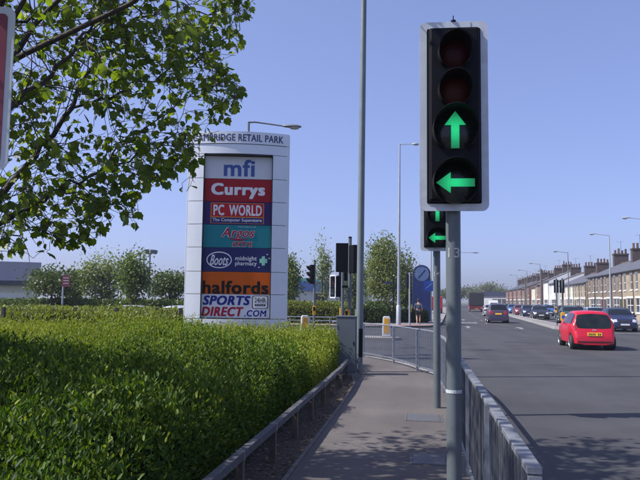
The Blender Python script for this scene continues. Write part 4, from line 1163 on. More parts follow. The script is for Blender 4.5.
for i in range(n):
    q_ = proj(P[i])
    if q_ and 4 < q_[0] < 300 and 2 < q_[1] < 300: show.append((S[i]/q_[2], i))
show.sort(reverse=True); sel = [i for _, i in show[:300]]
print('plane leaves', n, 'in view', len(show))
msk = np.ones(n,bool); msk[sel] = False
tb = np.array(tree_base)
fo = link('foliage', leaf_mesh('foliage', P[msk]-tb, D[msk], Nn[msk], S[msk], M_PL, PL, tn[msk]), pt_tree); fo['kind'] = 'stuff'
lms = [leaf_mesh('leaf', np.zeros((1,3)), np.array([[1.,0,0]]), np.array([[0.,0,1]]), np.ones(1), M_PL, PL, np.array([v])) for v in (.1,.25,.4,.55)]
for j, i in enumerate(sel):
    o = link('leaf', lms[j%4], pt_tree)
    dx = Vector(D[i]).normalized(); nb = Vector(Nn[i]); by = nb.cross(dx).normalized(); nz = dx.cross(by)
    mm = Matrix((dx,by,nz)).transposed().to_4x4(); mm.translation = Vector(P[i]-tb)
    o.matrix_local = mm @ Matrix.Scale(S[i],4)

# ================================================================== terraced houses
def brick_mat(name, c1, c2, mortar, sc_=1.0):
    m, n, b, o = new_mat(name)
    tc = n.nodes.new('ShaderNodeTexCoord'); mp = n.nodes.new('ShaderNodeMapping'); mp.inputs['Rotation'].default_value = (R(90),0,0)
    n.links.new(tc.outputs['Object'], mp.inputs[0])
    br_ = n.nodes.new('ShaderNodeTexBrick'); br_.inputs['Scale'].default_value = 1.0
    br_.inputs['Brick Width'].default_value = .225; br_.inputs['Row Height'].default_value = .075; br_.inputs['Mortar Size'].default_value = .008
    br_.inputs['Color1'].default_value = (*c1,1); br_.inputs['Color2'].default_value = (*c2,1); br_.inputs['Mortar'].default_value = (*mortar,1)
    n.links.new(mp.outputs[0], br_.inputs['Vector'])
    nz = n.nodes.new('ShaderNodeTexNoise'); nz.inputs['Scale'].default_value = 1.2; nz.inputs['Detail'].default_value = 8
    n.links.new(tc.outputs['Object'], nz.inputs['Vector'])
    r_ = n.nodes.new('ShaderNodeMapRange'); r_.inputs[1].default_value=.3; r_.inputs[2].default_value=.7; r_.inputs[3].default_value=.72; r_.inputs[4].default_value=1.15
    n.links.new(nz.outputs['Fac'], r_.inputs[0])
    vm = n.nodes.new('ShaderNodeVectorMath'); vm.operation='SCALE'; n.links.new(br_.outputs[0], vm.inputs[0]); n.links.new(r_.outputs[0], vm.inputs['Scale'])
    n.links.new(vm.outputs[0], b.inputs['Base Color']); b.inputs['Roughness'].default_value=.9
    return m
B_BUFF = brick_mat('buff_brick', (.215,.165,.12), (.17,.125,.095), (.19,.165,.135))
B_TAN = brick_mat('tan_brick', (.36,.29,.19), (.30,.235,.155), (.32,.28,.22))
B_RED = brick_mat('red_brick', (.24,.115,.085), (.19,.09,.07), (.22,.18,.16))
M_CREAM = mat('cream_render', (.62,.58,.46), .85, vary=.06, scale=2, dirt=(.42,.39,.32), dscale=1, damt=.4)
M_WREND = mat('white_render', (.68,.68,.67), .85, vary=.05, scale=2, dirt=(.45,.45,.44), dscale=1, damt=.4)
M_DOORS = [mat('door_paint_%s' % k, c, .45, vary=.06) for k, c in (('green',(.03,.09,.05)),('blue',(.03,.05,.14)),('red',(.20,.02,.02)),('white',(.6,.6,.58)),('dark',(.03,.03,.035)))]
M_PANE = mat('window_pane', (.045,.05,.055), .08, vary=.4, scale=.8, spec=.6, obj_var=.85)
M_LINT = mat('painted_lintel', (.70,.69,.65), .7, vary=.06, dirt=(.5,.49,.46), dscale=3, damt=.4)
M_GUT = mat('gutter_black', (.02,.02,.02), .5, vary=.1)
def facade_mb(W_, H_, ops, dep=.12, y=0.0):
    """front wall in the xz plane facing -y with real openings and reveals"""
    xs_ = sorted({0.0, W_} | {v for o in ops for v in (o[0],o[1])}); zs_ = sorted({-.1, H_} | {v for o in ops for v in (o[2],o[3])})
    mb = MB()
    for a, b in zip(xs_, xs_[1:]):
        for c, d in zip(zs_, zs_[1:]):
            mx_, mz_ = (a+b)/2, (c+d)/2
            if any(o[0]<mx_<o[1] and o[2]<mz_<o[3] for o in ops): continue
            mb.add([(a,y,c),(b,y,c),(b,y,d),(a,y,d)], [(0,1,2,3)])
    for (a,b,c,d) in ops:
        mb.add([(a,y,c),(b,y,c),(b,y,d),(a,y,d),(a,y+dep,c),(b,y+dep,c),(b,y+dep,d),(a,y+dep,d)], [(0,4,5,1),(1,5,6,2),(2,6,7,3),(3,7,4,0)])
    return mb
def sash(par, a, b, c, d, sill=True, lintel=True, y=.05, bars=True, big=False):
    wn = MB(); f = .055; z = .05
    wn.box(a+.004,a+f,y,y+z,c+.004,d-.004); wn.box(b-f,b-.004,y,y+z,c+.004,d-.004); wn.box(a+f,b-f,y,y+z,c+.004,c+f); wn.box(a+f,b-f,y,y+z,d-f,d-.004)
    o = wn.build('window', M_FRAME, par)
    if bars: MB().box(a+f,b-f,y-.01,y+.04,(c+d)/2-.03,(c+d)/2+.03).build('glazing_bar', M_FRAME, o)
    if big: MB().box((a+b)/2-.04,(a+b)/2+.04,y-.012,y+.042,c+f,d-f).build('glazing_bar', M_FRAME, o)
    MB().box(a+f*.8,b-f*.8,y+.018,y+.03,c+f*.8,d-f*.8).build('pane', M_PANE, o)
    if sill: MB().box(a-.06,b+.06,-.07,.04,c-.11,c-.004).build('sill', M_LINT, o)
    if lintel: MB().box(a-.1,b+.1,-.025,.05,d+.002,d+.19).build('lintel', M_LINT, o)
    return o
def house(label, s, W_, eave, ridge, dep, wallm, seed, roofm=M_SLATE, group=None, t0=18.0, chim=True, cat='house', bay=True, roof_over=.18, gable_end=False):
    r = random.Random(seed)
    # local x runs away from the camera to the... house front faces the road; local -y is outward
    loc = road(s + W_, t0); rz = math.atan2(-DV.y, -DV.x)       # x from far to near so that -y looks at the road
    t = thing('terraced_house', label, cat, loc, rz, group)
    h2 = eave*.5
    dw = .95
    ops = []
    dx0 = W_-.35-dw if seed%2 else .35
    door = (dx0, dx0+dw, .0, 2.15); 
    gx0, gx1 = (.45, W_-.35-dw-.4) if seed%2 else (.35+dw+.4, W_-.45)
    gw = (gx0, gx1, .75, 2.2); fan = None
    u1 = (.55, 1.45, eave-1.95, eave-.38); u2 = (W_-1.45, W_-.55, eave-1.95, eave-.38)
    ops = [door, gw, u1, u2]
    wb = facade_mb(W_, eave, ops)
    wb.add([(0,0,-.1),(0,dep,-.1),(0,dep,eave),(0,dep/2,ridge),(0,0,eave)], [(0,1,2,3,4)])
    wb.add([(W_,0,-.1),(W_,dep,-.1),(W_,dep,eave),(W_,dep/2,ridge),(W_,0,eave)], [(0,4,3,2,1)])
    wb.add([(0,dep,-.1),(W_,dep,-.1),(W_,dep,eave),(0,dep,eave)], [(0,1,2,3)])
    wb.build('wall', wallm, t, fix=False)
    d_ = MB().box(door[0]+.06,door[1]-.06,.06,.11,.02,2.08).build('door', M_DOORS[seed%5], t)
    MB().box(door[0]+.004,door[1]-.004,.05,.115,2.085,2.146).build('door_frame', M_FRAME, d_); MB().box(door[0]+.2,door[1]-.2,.05,.06,.95,1.0).build('letterbox', M_RIM, d_)
    MB().box(door[0]-.1,door[1]+.1,-.025,.05,2.152,2.34).build('lintel', M_LINT, d_)
    sash(t, *gw, big=True); sash(t, *u1); sash(t, *u2)
    a = eave-.02; ov = roof_over
    rf = MB(); sl_ = (ridge-eave)/(dep/2)
    y0_, z0__ = -ov, eave-ov*sl_+.03
    rf.add([(0,y0_,z0__),(W_,y0_,z0__),(W_,dep/2,ridge+.03),(0,dep/2,ridge+.03),(0,y0_,z0__+.09),(W_,y0_,z0__+.09),(W_,dep/2,ridge+.12),(0,dep/2,ridge+.12)],
           [(0,3,2,1),(4,5,6,7),(0,1,5,4),(1,2,6,5),(3,0,4,7)])
    rf.add([(0,dep+ov,z0__),(W_,dep+ov,z0__),(W_,dep/2,ridge+.03),(0,dep/2,ridge+.03),(0,dep+ov,z0__+.09),(W_,dep+ov,z0__+.09),(W_,dep/2,ridge+.12),(0,dep/2,ridge+.12)],
           [(0,1,2,3),(4,7,6,5),(0,4,5,1),(1,5,6,2),(3,7,4,0)])
    ro = rf.build('roof', roofm, t)
    MB().tube([(0,dep/2,ridge+.13),(W_,dep/2,ridge+.13)], .09, 8).build('ridge_tiles', M_POT, ro)
    MB().box(0.01,W_-.01,-ov-.09,-ov-.005,z0__-.03,z0__+.05).build('gutter', M_GUT, t)
    MB().tube([(W_-.12,-.06,.0),(W_-.12,-.06,z0__-.02)], .035, 6).build('downpipe', M_GUT, t)
    if chim:
        cx_ = 0.0
        ch = MB(); ch.box(-.45,.45,dep/2-.9,dep/2+.9,eave+.8,ridge+1.25); ch.box(-.52,.52,dep/2-.97,dep/2+.97,ridge+1.25,ridge+1.42)
        co = ch.build('chimney', M_CHIM, t)
        for k in range(4):
            hh = r.uniform(.42,.72)
            yy = dep/2-.66+.44*k
            MB().lathe([(.15,0),(.12,hh*.7),(.15,hh*.9),(.13,hh)],10,Matrix.Translation((0,yy,ridge+1.42))).build('chimney_pot', M_POT, co, smooth=40)
        if r.random() < .7:
            ae = MB(); zz = ridge+1.4; ae.tube([(.3,dep/2,ridge+.9),(.3,dep/2,zz+1.7)], .02, 5); ae.tube([(.3,dep/2-.5,zz+1.6),(.3,dep/2+.5,zz+1.6)], .012, 4)
            for k in range(5): ae.tube([(.1,dep/2-.4+.2*k,zz+1.6),(.5,dep/2-.4+.2*k,zz+1.6)], .008, 4)
            ae.build('aerial', M_GUT, co)
    return t
s = 54.4
seq = [('tan',B_TAN)]*4 + [('brown',B_BUFF)]*5
k = 0
while s < 94:
    if s < 73.5: lab, m_, gp = 'tan brick terraced house with white lintels at the near end of the row', B_TAN, 'tan brick terraced houses'
    else: lab, m_, gp = 'brown brick terraced house with white lintels and slate roof', B_BUFF, 'brown brick terraced houses'
    if 73.5 <= s < 78: lab, gp = 'brown brick terraced house with slate roof adjoining the tan brick houses', 'brown brick terrace'
    if 89 < s: lab, gp = 'brown brick terraced house with slate roof adjoining the lower tan cottages', 'brown brick terrace'
    house(lab, s, 4.7, 5.0, 6.85, 8.4, m_, k, group=gp, chim=(k%2==0)); s += 4.7; k += 1
s += .3
while s < 104:
    house('plain tan brick cottage lower than the brown terrace beside it', s, 4.6, 4.4, 6.2, 8.2, B_TAN, k, chim=(k%2==0), group='lower tan brick cottages', t0=17.8); s += 4.6; k += 1
while s < 118:
    house('cream rendered terraced cottage further along the road', s, 4.6, 4.4, 6.2, 8.2, M_CREAM, k, chim=(k%2==0), group='cream terraced cottages', t0=17.8); s += 4.6; k += 1
s += 3
labs = [('white rendered house beyond the cream cottages', M_WREND, 5.0, 6.7, 17.7), ('tall white house with dark roof further down the road', M_WREND, 5.6, 7.6, 17.5), ('red brick house with chimneys further down the road', B_RED, 5.2, 7.4, 17.4),
        ('pale house between red brick houses far down the road', M_CREAM, 4.8, 6.6, 17.2), ('far red brick house near the end of the row', B_RED, 5.2, 7.2, 17.0), ('last small brown house of the row far down the road', B_BUFF, 4.8, 6.6, 16.8)]
for lab, m_, ev, rg, tt in labs:
    house(lab, s, 7.5, ev, rg, 9, m_, k, t0=tt); s += 7.5 + (k % 2)*2.5; k += 1
for s_, wd in ((172,9),(184,9),(197,9),(210,9)):
    house('very distant brick house at the end of the terrace side', s_, 9, 5.0, 7.0, 9, B_RED, k, t0=16.6, group='very distant brick houses'); k += 1

# ================================================================== retail buildings
M_SHED = mat('shed_cladding', (.46,.47,.48), .6, vary=.06, scale=1); M_FASC = mat('blue_fascia', (.04,.09,.28), .5, vary=.08); M_TEAL = mat('teal_fascia', (.03,.30,.27), .5, vary=.08)
M_RBLUE = mat('dark_blue_roof', (.035,.042,.075), .9, .0, vary=.1, scale=1, spec=.05); M_CRW = mat('cream_block', (.55,.53,.46), .8, vary=.08, scale=1)
def retail(label, p0, p1, h, dep, fas, fm, wm, wins, name='retail_building'):
    v = p1-p0; L = v.length; rz = math.atan2(v.y, v.x)
    t = thing(name, label, 'building', p0, rz)
    wb = facade_mb(L, h, wins, .2)
    wb.add([(0,0,-.1),(0,dep,-.1),(0,dep,h),(0,0,h)],[(0,1,2,3)]); wb.add([(L,0,-.1),(L,dep,-.1),(L,dep,h),(L,0,h)],[(0,3,2,1)]); wb.add([(0,dep,-.1),(L,dep,-.1),(L,dep,h),(0,dep,h)],[(0,1,2,3)])
    wb.build('wall', wm, t, fix=False)
    for (a,b,c,d) in wins:
        w_ = MB().box(a,b,.14,.19,c,d).build('window', M_PANE, t)
        nb = max(1,int((b-a)/1.5))
        for k_ in range(1,nb): MB().box(a+(b-a)*k_/nb-.04,a+(b-a)*k_/nb+.04,.10,.139,c,d).build('mullion', M_FRAME, w_)
    MB().box(-.3,L+.3,-.35,-.005,h-fas,h+.25).build('fascia', fm, t)
    MB().box(-.3,L+.3,.001,dep+.3,h+.002,h+.25).build('roof', M_RBLUE, t)
    return t
retail('long retail shed with blue fascia and dark windows beyond the far hedge', at(278,105), at(372,105), 4.2, 20, 1.2, M_FASC, M_SHED, [(.8,2.5,.3,2.6),(5.5,7.6,.3,2.6),(9.5,12.5,.3,2.6)])
retail('taller pale shed with a teal fascia behind the blue fascia shed', at(270,128), at(318,128), 5.4, 18, 1.0, M_TEAL, M_SHED, [(1,3,.3,2.2)])
# shed on the far left with a dark pitched roof
p0, p1 = at(-60,82), at(36,86); v = p1-p0; L = v.length
t = thing('retail_shed', 'pale shed with dark blue sloping roof and shutters at the car park', 'building', p0, math.atan2(v.y, v.x))
hw = 3.1; hr = 5.9
ops = [(L-4.3-k*3.6, L-1.2-k*3.6, .0, 2.1) for k in range(3)]
wb = facade_mb(L, hw, ops); wb.add([(L,0,-.1),(L,14,-.1),(L,14,hw),(L,7,hr),(L,0,hw)],[(0,1,2,3,4)]); wb.add([(0,0,-.1),(0,14,-.1),(0,14,hw),(0,7,hr),(0,0,hw)],[(0,4,3,2,1)]); wb.add([(0,14,-.1),(L,14,-.1),(L,14,hw),(0,14,hw)],[(0,1,2,3)])
wb.build('wall', M_CRW, t, fix=False)
for a,b,c,d in ops:
    o_ = MB().box(a,b,.07,.11,c,d).build('shutter', M_WREND, t)
    for z in (.5,1.0,1.5): MB().box(a+.02,b-.02,.06,.069,z-.02,z+.02).build('shutter_rib', M_SHED, o_)
rf = MB()
rf.add([(-.3,-.9,hw-.15),(L+.4,-.9,hw-.15),(L+.4,7,hr+.1),(-.3,7,hr+.1),(-.3,-.9,hw+.45),(L+.4,-.9,hw+.45),(L+.4,7,hr+.35),(-.3,7,hr+.35)],[(0,3,2,1),(4,5,6,7),(0,1,5,4),(1,2,6,5),(2,3,7,6),(3,0,4,7)])
rf.add([(-.3,14.9,hw-.15),(L+.4,14.9,hw-.15),(L+.4,7.001,hr+.1),(-.3,7.001,hr+.1),(-.3,14.9,hw+.45),(L+.4,14.9,hw+.45),(L+.4,7.001,hr+.35),(-.3,7.001,hr+.35)],[(0,1,2,3),(4,7,6,5),(0,4,5,1),(1,5,6,2),(2,6,7,3),(3,7,4,0)])
rf.build('roof', M_RBLUE, t)
# low bridge like roof at the end of the road
retail('low flat roofed grey building at the far end of the road', road(225,10), road(225,38)-DV*12, 4.6, 12, 1.2, M_RBLUE, M_SHED, [(3,9,.5,2.6),(12,20,.5,2.6)])

# ================================================================== cars
def sm(xs_, zs_, u, k=.012):
    f = lambda x: np.interp(x, xs_, zs_)
    return (f(u-k)+2*f(u)+f(u+k))/4
class Car:
    def __init__(s, L, W_, H_, prof, belt, wr=.29, wx=(.18,.82), tum=.34, sill=.24):
        s.L, s.W, s.H, s.belt, s.wr, s.wx, s.tum, s.sill = L, W_, H_, belt, wr, wx, tum, sill
        s.px = [p_[0] for p_ in prof]; s.pz = [p_[1] for p_ in prof]
    def top(s, u): return float(sm(s.px, s.pz, u))
    def hw(s, u): return s.W/2*(1-.20*abs(2*u-1)**7)
    def sec(s, u):
        x = (u-.5)*s.L; zt = s.top(u); w_ = s.hw(u)
        zs_ = s.sill
        for c in s.wx:
            dxx = abs(x-(c-.5)*s.L); ra = s.wr+.055
            if dxx < ra: zs_ = max(zs_, s.wr+math.sqrt(ra*ra-dxx*dxx)*.98)
        b = min(s.belt, zt-.06); mid = min(max(.56, zs_+.07), b-.04); zs_ = min(zs_, mid-.03)
        wr_ = max(.15, w_-.045-(zt-b)*s.tum)
        zr_ = zt-.05 if zt-b > .12 else zt-.02
        return [(w_-.12,zs_),(w_-.03,zs_+.005),(w_,mid),(w_-.025,b),(wr_,zr_),(wr_*.86,zt-.004),(0,zt+.022)]
    def P(s, u, t_):
        """t 0..6 up one side to the centre line, 6..12 down the other"""
        sgn = 1 if t_ <= 6 else -1; t2 = t_ if t_ <= 6 else 12-t_
        c = s.sec(u); i = min(5,int(t2)); f = t2-i
        y = c[i][0]+(c[i+1][0]-c[i][0])*f; z = c[i][1]+(c[i+1][1]-c[i][1])*f
        return Vector(((u-.5)*s.L, sgn*y, z))
    def body(s, m, par):
        us = sorted(set([0,.004,.01,.02,.03,.045,.06,.08,.10,.12,.14,.16,.18,.2,.25] + [i/60 for i in range(61)] + [.98,.99,.996,1.0]))
        mb = MB(); ts = list(range(13)); vs=[]; fs=[]
        for u in us:
            ring = [s.P(u,t_) for t_ in ts] + [Vector(((u-.5)*s.L,-s.hw(u)+.3,.2)), Vector(((u-.5)*s.L,s.hw(u)-.3,.2))]
            vs += ring
        n_ = 15
        for i in range(len(us)-1):
            for k_ in range(n_): fs.append((i*n_+k_, i*n_+(k_+1)%n_, (i+1)*n_+(k_+1)%n_, (i+1)*n_+k_))
        fs += [tuple(range(n_)), tuple((len(us)-1)*n_+k_ for k_ in range(n_))]
        mb.add(vs,fs)
        return mb.build('body', m, par, smooth=42)
    def patch(s, name, u0, u1, t0, t1, m, par, off=.007, nu=8, nt_=6, rnd=0.0):
        vs=[]; fs=[]
        for i in range(nu+1):
            for j in range(nt_+1):
                u = u0+(u1-u0)*i/nu; t_ = t0+(t1-t0)*j/nt_
                if rnd:
                    a_, b_ = 2*i/nu-1, 2*j/nt_-1
                    a_, b_ = a_*math.sqrt(1-rnd*b_*b_), b_*math.sqrt(1-rnd*a_*a_)
                    u = u0+(u1-u0)*(a_+1)/2; t_ = t0+(t1-t0)*(b_+1)/2
                e_=.01
                a = s.P(min(1,u+e_),t_)-s.P(max(0,u-e_),t_); b = s.P(u,min(12,t_+.05))-s.P(u,max(0,t_-.05))
                nn = a.cross(b); nn = nn.normalized() if nn.length>1e-9 else Vector((0,0,1))
                p_ = s.P(u,t_)
                if nn.dot(p_-Vector((p_.x*.6,0,.6))) < 0: nn = -nn
                vs.append(p_+nn*off)
        for i in range(nu):
            for j in range(nt_): fs.append((i*(nt_+1)+j,(i+1)*(nt_+1)+j,(i+1)*(nt_+1)+j+1,i*(nt_+1)+j+1))
        return MB().add(vs,fs).build(name, m, par, smooth=60, fix=False)
def ublend(c, z, side):            # where the outline reaches height z at the rear (0) or front (1)
    rg = np.linspace(0,.35,400) if side == 0 else np.linspace(1,.65,400)
    for u in rg:
        if c.top(float(u)) >= z: return float(u)
    return float(rg[-1])
M_TAIL = mat('tail_lamp_red', (.30,.01,.012), .2, vary=.3, scale=30, coat=.5); M_HEADL = mat('head_lamp', (.62,.64,.66), .12, .3, vary=.2, scale=30, coat=.5)
M_PLW = mat('white_plate', (.62,.62,.60), .45, vary=.05); M_CGL = mat('car_glass', (.010,.013,.016), .05, vary=.1, spec=.4)
M_TRIM = mat('black_trim', (.014,.014,.015), .55, vary=.1)
M_CGL2 = mat('tinted_rear_glass', (.012,.017,.02), .06, vary=.35, scale=3, spec=.35)
def wheel_meshes(r_):
    w_ = .185; T = Matrix.Rotation(R(90),4,'X')
    ty = MB().lathe([(r_*.62,-w_/2),(r_*.93,-w_/2),(r_,-w_*.36),(r_,w_*.36),(r_*.93,w_/2),(r_*.62,w_/2)],28,T).mesh('tyre',M_TYRE,40)
    rm = MB().lathe([(.03,w_/2-.055),(r_*.5,w_/2-.06),(r_*.68,w_/2-.02),(r_*.74,w_/2+.012),(r_*.74,-w_/2-.012),(r_*.68,-w_/2+.02),(.03,-w_/2+.055)],28,T)
    for sg_ in (1,-1):
        for k_ in range(7):
            rm.box(-.022,.022,-.006,.006,.02,r_*.62, Matrix.Translation((0,sg_*(w_/2-.025),0))@Matrix.Rotation(2*math.pi*k_/7,4,'Y'))
        rm.lathe([(.05,0),(.05,.01),(.02,.016)],12,Matrix.Translation((0,sg_*(w_/2-.022),0))@Matrix.Rotation(R(-90*sg_),4,'X'))
    return ty, rm.mesh('rim',M_RIM,40)
WM = {}
def make_car(label, kind, loc, rz, paint, detail=2, name='parked_car', group=None, cat='car', plate_rear=True):
    if kind == 'small':
        c = Car(3.42,1.64,1.47,[(0,.46),(.006,.56),(.02,.70),(.034,.80),(.055,.94),(.085,1.13),(.122,1.34),(.165,1.43),(.28,1.465),(.42,1.465),(.52,1.43),(.60,1.32),(.68,1.17),(.75,1.02),(.80,.97),(.90,.88),(.965,.76),(.99,.62),(1,.48)],.93,.285,(.155,.84)); wins=[(.13,.335,'q'),(.36,.60,'d')]
        rw=(.033,.126); ws=(.565,.745)
    elif kind == 'hatch':
        c = Car(3.95,1.68,1.45,[(0,.48),(.006,.70),(.02,.86),(.045,.98),(.065,1.05),(.11,1.25),(.155,1.38),(.23,1.43),(.35,1.45),(.46,1.44),(.54,1.38),(.62,1.22),(.70,1.03),(.75,.95),(.88,.87),(.96,.77),(.99,.62),(1,.46)],.92,.30,(.17,.82)); wins=[(.16,.30,'q'),(.315,.46,'r'),(.475,.66,'d')]
        rw=(.068,.155); ws=(.53,.70)
    elif kind == 'mpv':
        c = Car(4.2,1.76,1.63,[(0,.48),(.006,.74),(.018,.92),(.03,1.02),(.045,1.10),(.075,1.34),(.10,1.52),(.14,1.59),(.3,1.63),(.45,1.62),(.55,1.54),(.66,1.27),(.74,1.06),(.80,.99),(.9,.9),(.965,.78),(.99,.62),(1,.46)],.99,.31,(.17,.82)); wins=[(.12,.27,'q'),(.285,.45,'r'),(.465,.67,'d')]
        rw=(.042,.103); ws=(.555,.735)
    else:
        c = Car(4.45,1.72,1.43,[(0,.48),(.006,.72),(.02,.88),(.05,.95),(.12,.98),(.16,1.05),(.22,1.24),(.28,1.37),(.36,1.42),(.46,1.43),(.54,1.37),(.62,1.21),(.70,1.02),(.75,.95),(.88,.86),(.96,.76),(.99,.62),(1,.46)],.93,.31,(.17,.82)); wins=[(.25,.35,'q'),(.36,.48,'r'),(.495,.66,'d')]
        rw=(.165,.275); ws=(.54,.70)
    t = thing(name, label, cat, loc, rz, group)
    c.body(paint, t)
    gl = M_CGL
    for sd in (0,1):
        for (a,b,kd) in wins:
            t0_, t1_ = (3.10,3.93)
            if sd: t0_, t1_ = 12-t0_, 12-t1_
            vs=[]; fs=[]; nu,nv=8,4
            for i in range(nu+1):
                for j in range(nv+1):
                    u = a+(b-a)*i/nu; t_ = t0_+(t1_-t0_)*j/nv
                    p_ = c.P(u,t_); vs.append(p_+Vector((0,(1 if p_.y>0 else -1)*.008,.002)))
            for i in range(nu):
                for j in range(nv): fs.append((i*(nv+1)+j,(i+1)*(nv+1)+j,(i+1)*(nv+1)+j+1,i*(nv+1)+j+1))
            MB().add(vs,fs).build('side_window', gl, t, fix=False)
    c.patch('rear_window', rw[0], rw[1], 4.42 if kind=='small' else 4.35, 7.58 if kind=='small' else 7.65, M_CGL2 if kind=='small' else gl, t, .006, 10, 16, .34 if kind=='small' else .2)
    c.patch('windscreen', ws[0], ws[1], 4.25, 7.75, gl, t, .006, 8, 12, .15)
    # lamps
    ut0, ut1 = (.012,.075) if kind in ('small',) else (.012,.05)
    for sd in (0,1):
        f = (lambda v: v) if sd==0 else (lambda v: 12-v)
        if kind == 'small': c.patch('tail_light', .030, .068, f(2.9), f(4.28), M_TAIL, t, .010, 5, 6)
        else:
            c.patch('tail_light', ut0, ut1, f(2.7), f(3.95), M_TAIL, t, .009, 5, 5)
            c.patch('tail_light', .010, .030, f(4.3), f(5.25), M_TAIL, t, .010, 4, 5)
        c.patch('headlight', .905, .985, f(2.75), f(3.9), M_HEADL, t, .008, 5, 5)
        c.patch('headlight', .957, .987, f(4.1), f(5.2), M_HEADL, t, .010, 4, 5)
        # mirror
        y = c.hw(.6)*(1 if sd==0 else -1); k_ = 1 if sd==0 else -1
        mb = MB().lathe([(.02,-.10),(.07,-.08),(.085,0),(.07,.08),(.02,.10)],10,Matrix.Translation(((ws[1]-.07-.5)*c.L, y+k_*.09, c.belt+.06))@Matrix.Rotation(R(90),4,'X')@Matrix.Diagonal((.8,.85,1,1)))
        mb.build('door_mirror', paint if kind!='small' else M_TRIM, t, smooth=50)
    # plates, grille, bumper strips
    Lh = c.L/2
    def endbox(nm, side, z0_, z1_, hw_, m, proud=.012, par=t):
        ua, ub = ublend(c,z0_+.0,side), ublend(c,z1_,side)
        sgn = -1 if side==0 else 1
        xa, xb = (ua-.5)*c.L, (ub-.5)*c.L
        return MB().add([(xa+sgn*proud,-hw_,z0_),(xa+sgn*proud,hw_,z0_),(xb+sgn*proud,hw_,z1_),(xb+sgn*proud,-hw_,z1_),(xa-sgn*.03,-hw_,z0_),(xa-sgn*.03,hw_,z0_),(xb-sgn*.03,hw_,z1_),(xb-sgn*.03,-hw_,z1_)],
            [(0,1,2,3),(4,7,6,5),(0,4,5,1),(1,5,6,2),(2,6,7,3),(3,7,4,0)]).build(nm, m, par)
    zpl = {'small':.60,'hatch':.70,'mpv':.78,'saloon':.72}[kind]
    pr = endbox('number_plate', 0, zpl-.06, zpl+.06, .26, M_YEL, .03)
    if kind == 'small':
        for k_ in range(7):
            if k_ == 4: continue
            endbox('plate_mark', 0, zpl-.035, zpl+.035, .022, M_TRIM, .033, pr).location.y = .2-.066*k_
        endbox('badge', 0, zpl+.145, zpl+.175, .07, M_RIM, .02)
        MB().tube([(-Lh+.145,.0,.90),(-Lh+.20,.28,.96)], .010, 5).build('rear_wiper', M_TRIM, t)
        endbox('bumper_slot', 0, .30, .335, .62, M_TRIM, .012)
        MB().tube([(-Lh*.30,0,c.top(.35)),(-Lh*.42,0,c.top(.35)+.22)], .006, 5).build('aerial', M_TRIM, t)
    endbox('number_plate', 1, .40, .51, .26, M_PLW, .03)
    endbox('grille', 1, .60, .70, .36, M_TRIM, .018); endbox('lower_grille', 1, .27, .36, .55, M_TRIM, .014)
    # underside, arches and wheels
    MB().box(-Lh*.88,Lh*.88,-c.W/2+.16,c.W/2-.16,.17,.5).build('underbody', M_TRIM, t)
    if c.wr not in WM: WM[c.wr] = wheel_meshes(c.wr)
    for u in c.wx:
        for sd in (1,-1):
            wl = bpy.data.objects.new('wheel', None); col.objects.link(wl); wl.parent = t; wl.empty_display_size=.1
            wl.location = ((u-.5)*c.L, sd*(c.W/2-.105), c.wr)
            link('tyre', WM[c.wr][0], wl); link('rim', WM[c.wr][1], wl)
            MB().lathe([(c.wr+.05,-.15),(c.wr+.05,.02)],24,Matrix.Translation(((u-.5)*c.L, sd*(c.W/2-.20), c.wr))@Matrix.Rotation(R(90),4,'X')).build('wheel_well', M_TRIM, t, smooth=40)
    # door seams
    for sd in (0,1):
        for u in ([.345,.62] if kind=='small' else [.307,.468,.66]):
            f = (lambda v: v) if sd==0 else (lambda v: 12-v)
            if abs(u-c.wx[0]) < .1: continue
            c.patch('door_seam', u-.0016, u+.0016, f(1.2), f(3.05), M_TRIM, t, .003, 1, 8)
    return t
def paint(name, c, coat=.35, rough=.4, metal=0.0): return mat(name, c, rough, metal, vary=.04, scale=2, coat=coat, dirt=tuple(x*.75+.02 for x in c), dscale=3, damt=.25)
P_RED = paint('red_paint', (.50,.004,.025)); P_NAVY = paint('navy_paint', (.012,.017,.05)); P_PURP = paint('dark_plum_paint', (.035,.03,.06)); P_SILV = paint('silver_paint', (.42,.44,.47), .6, .35, .4)
P_BLUE = paint('blue_paint', (.03,.10,.26)); P_BLK = paint('black_paint', (.012,.012,.015)); P_WH = paint('white_van_paint', (.66,.67,.68)); P_MAR = paint('maroon_paint', (.16,.02,.025)); P_GRN = paint('green_paint', (.02,.06,.05)); P_LBL = paint('light_blue_paint', (.25,.36,.5), .6)
away = R(90)-RD; toward = R(-90)-RD
Z = -.12
make_car('red three door hatchback seen from behind on the road', 'small', road(29.0,5.26,Z), away+R(1), P_RED, name='red_hatchback')
make_car('dark plum people carrier driving away behind the lorry', 'mpv', road(61.1,3.85,Z), away, P_PURP, name='car')
make_car('silver car half hidden ahead of the dark people carrier', 'hatch', road(88,4.7,Z), away, P_SILV, name='car')
make_car('dark navy hatchback waiting head on beside the red car', 'hatch', road(47.6,10.65,Z), toward, P_NAVY, name='car')
make_car('black saloon facing the camera beside the central reservation', 'saloon', road(76,9.2,Z), toward-R(2), P_BLK, name='car')
make_car('navy car queueing behind the black saloon', 'hatch', road(86,9.1,Z), toward, P_NAVY, name='car')
make_car('maroon car with bright headlights in the oncoming queue', 'saloon', road(96,9.1,Z), toward, P_MAR, name='car')
make_car('light blue car in the oncoming queue far down the road', 'hatch', road(107,9.1,Z), toward, P_BLUE, name='car')
make_car('dark green car showing its roof behind the yellow bollard', 'hatch', road(66,10.7,Z), toward, P_GRN, name='car')
make_car('pale blue car roof showing behind the red hatchback', 'hatch', road(58,11.3,Z), toward, P_LBL, name='car')
make_car('black car behind the navy hatchback, close to the brown houses', 'hatch', road(57,12.9,Z), toward, P_BLK, name='parked_car')
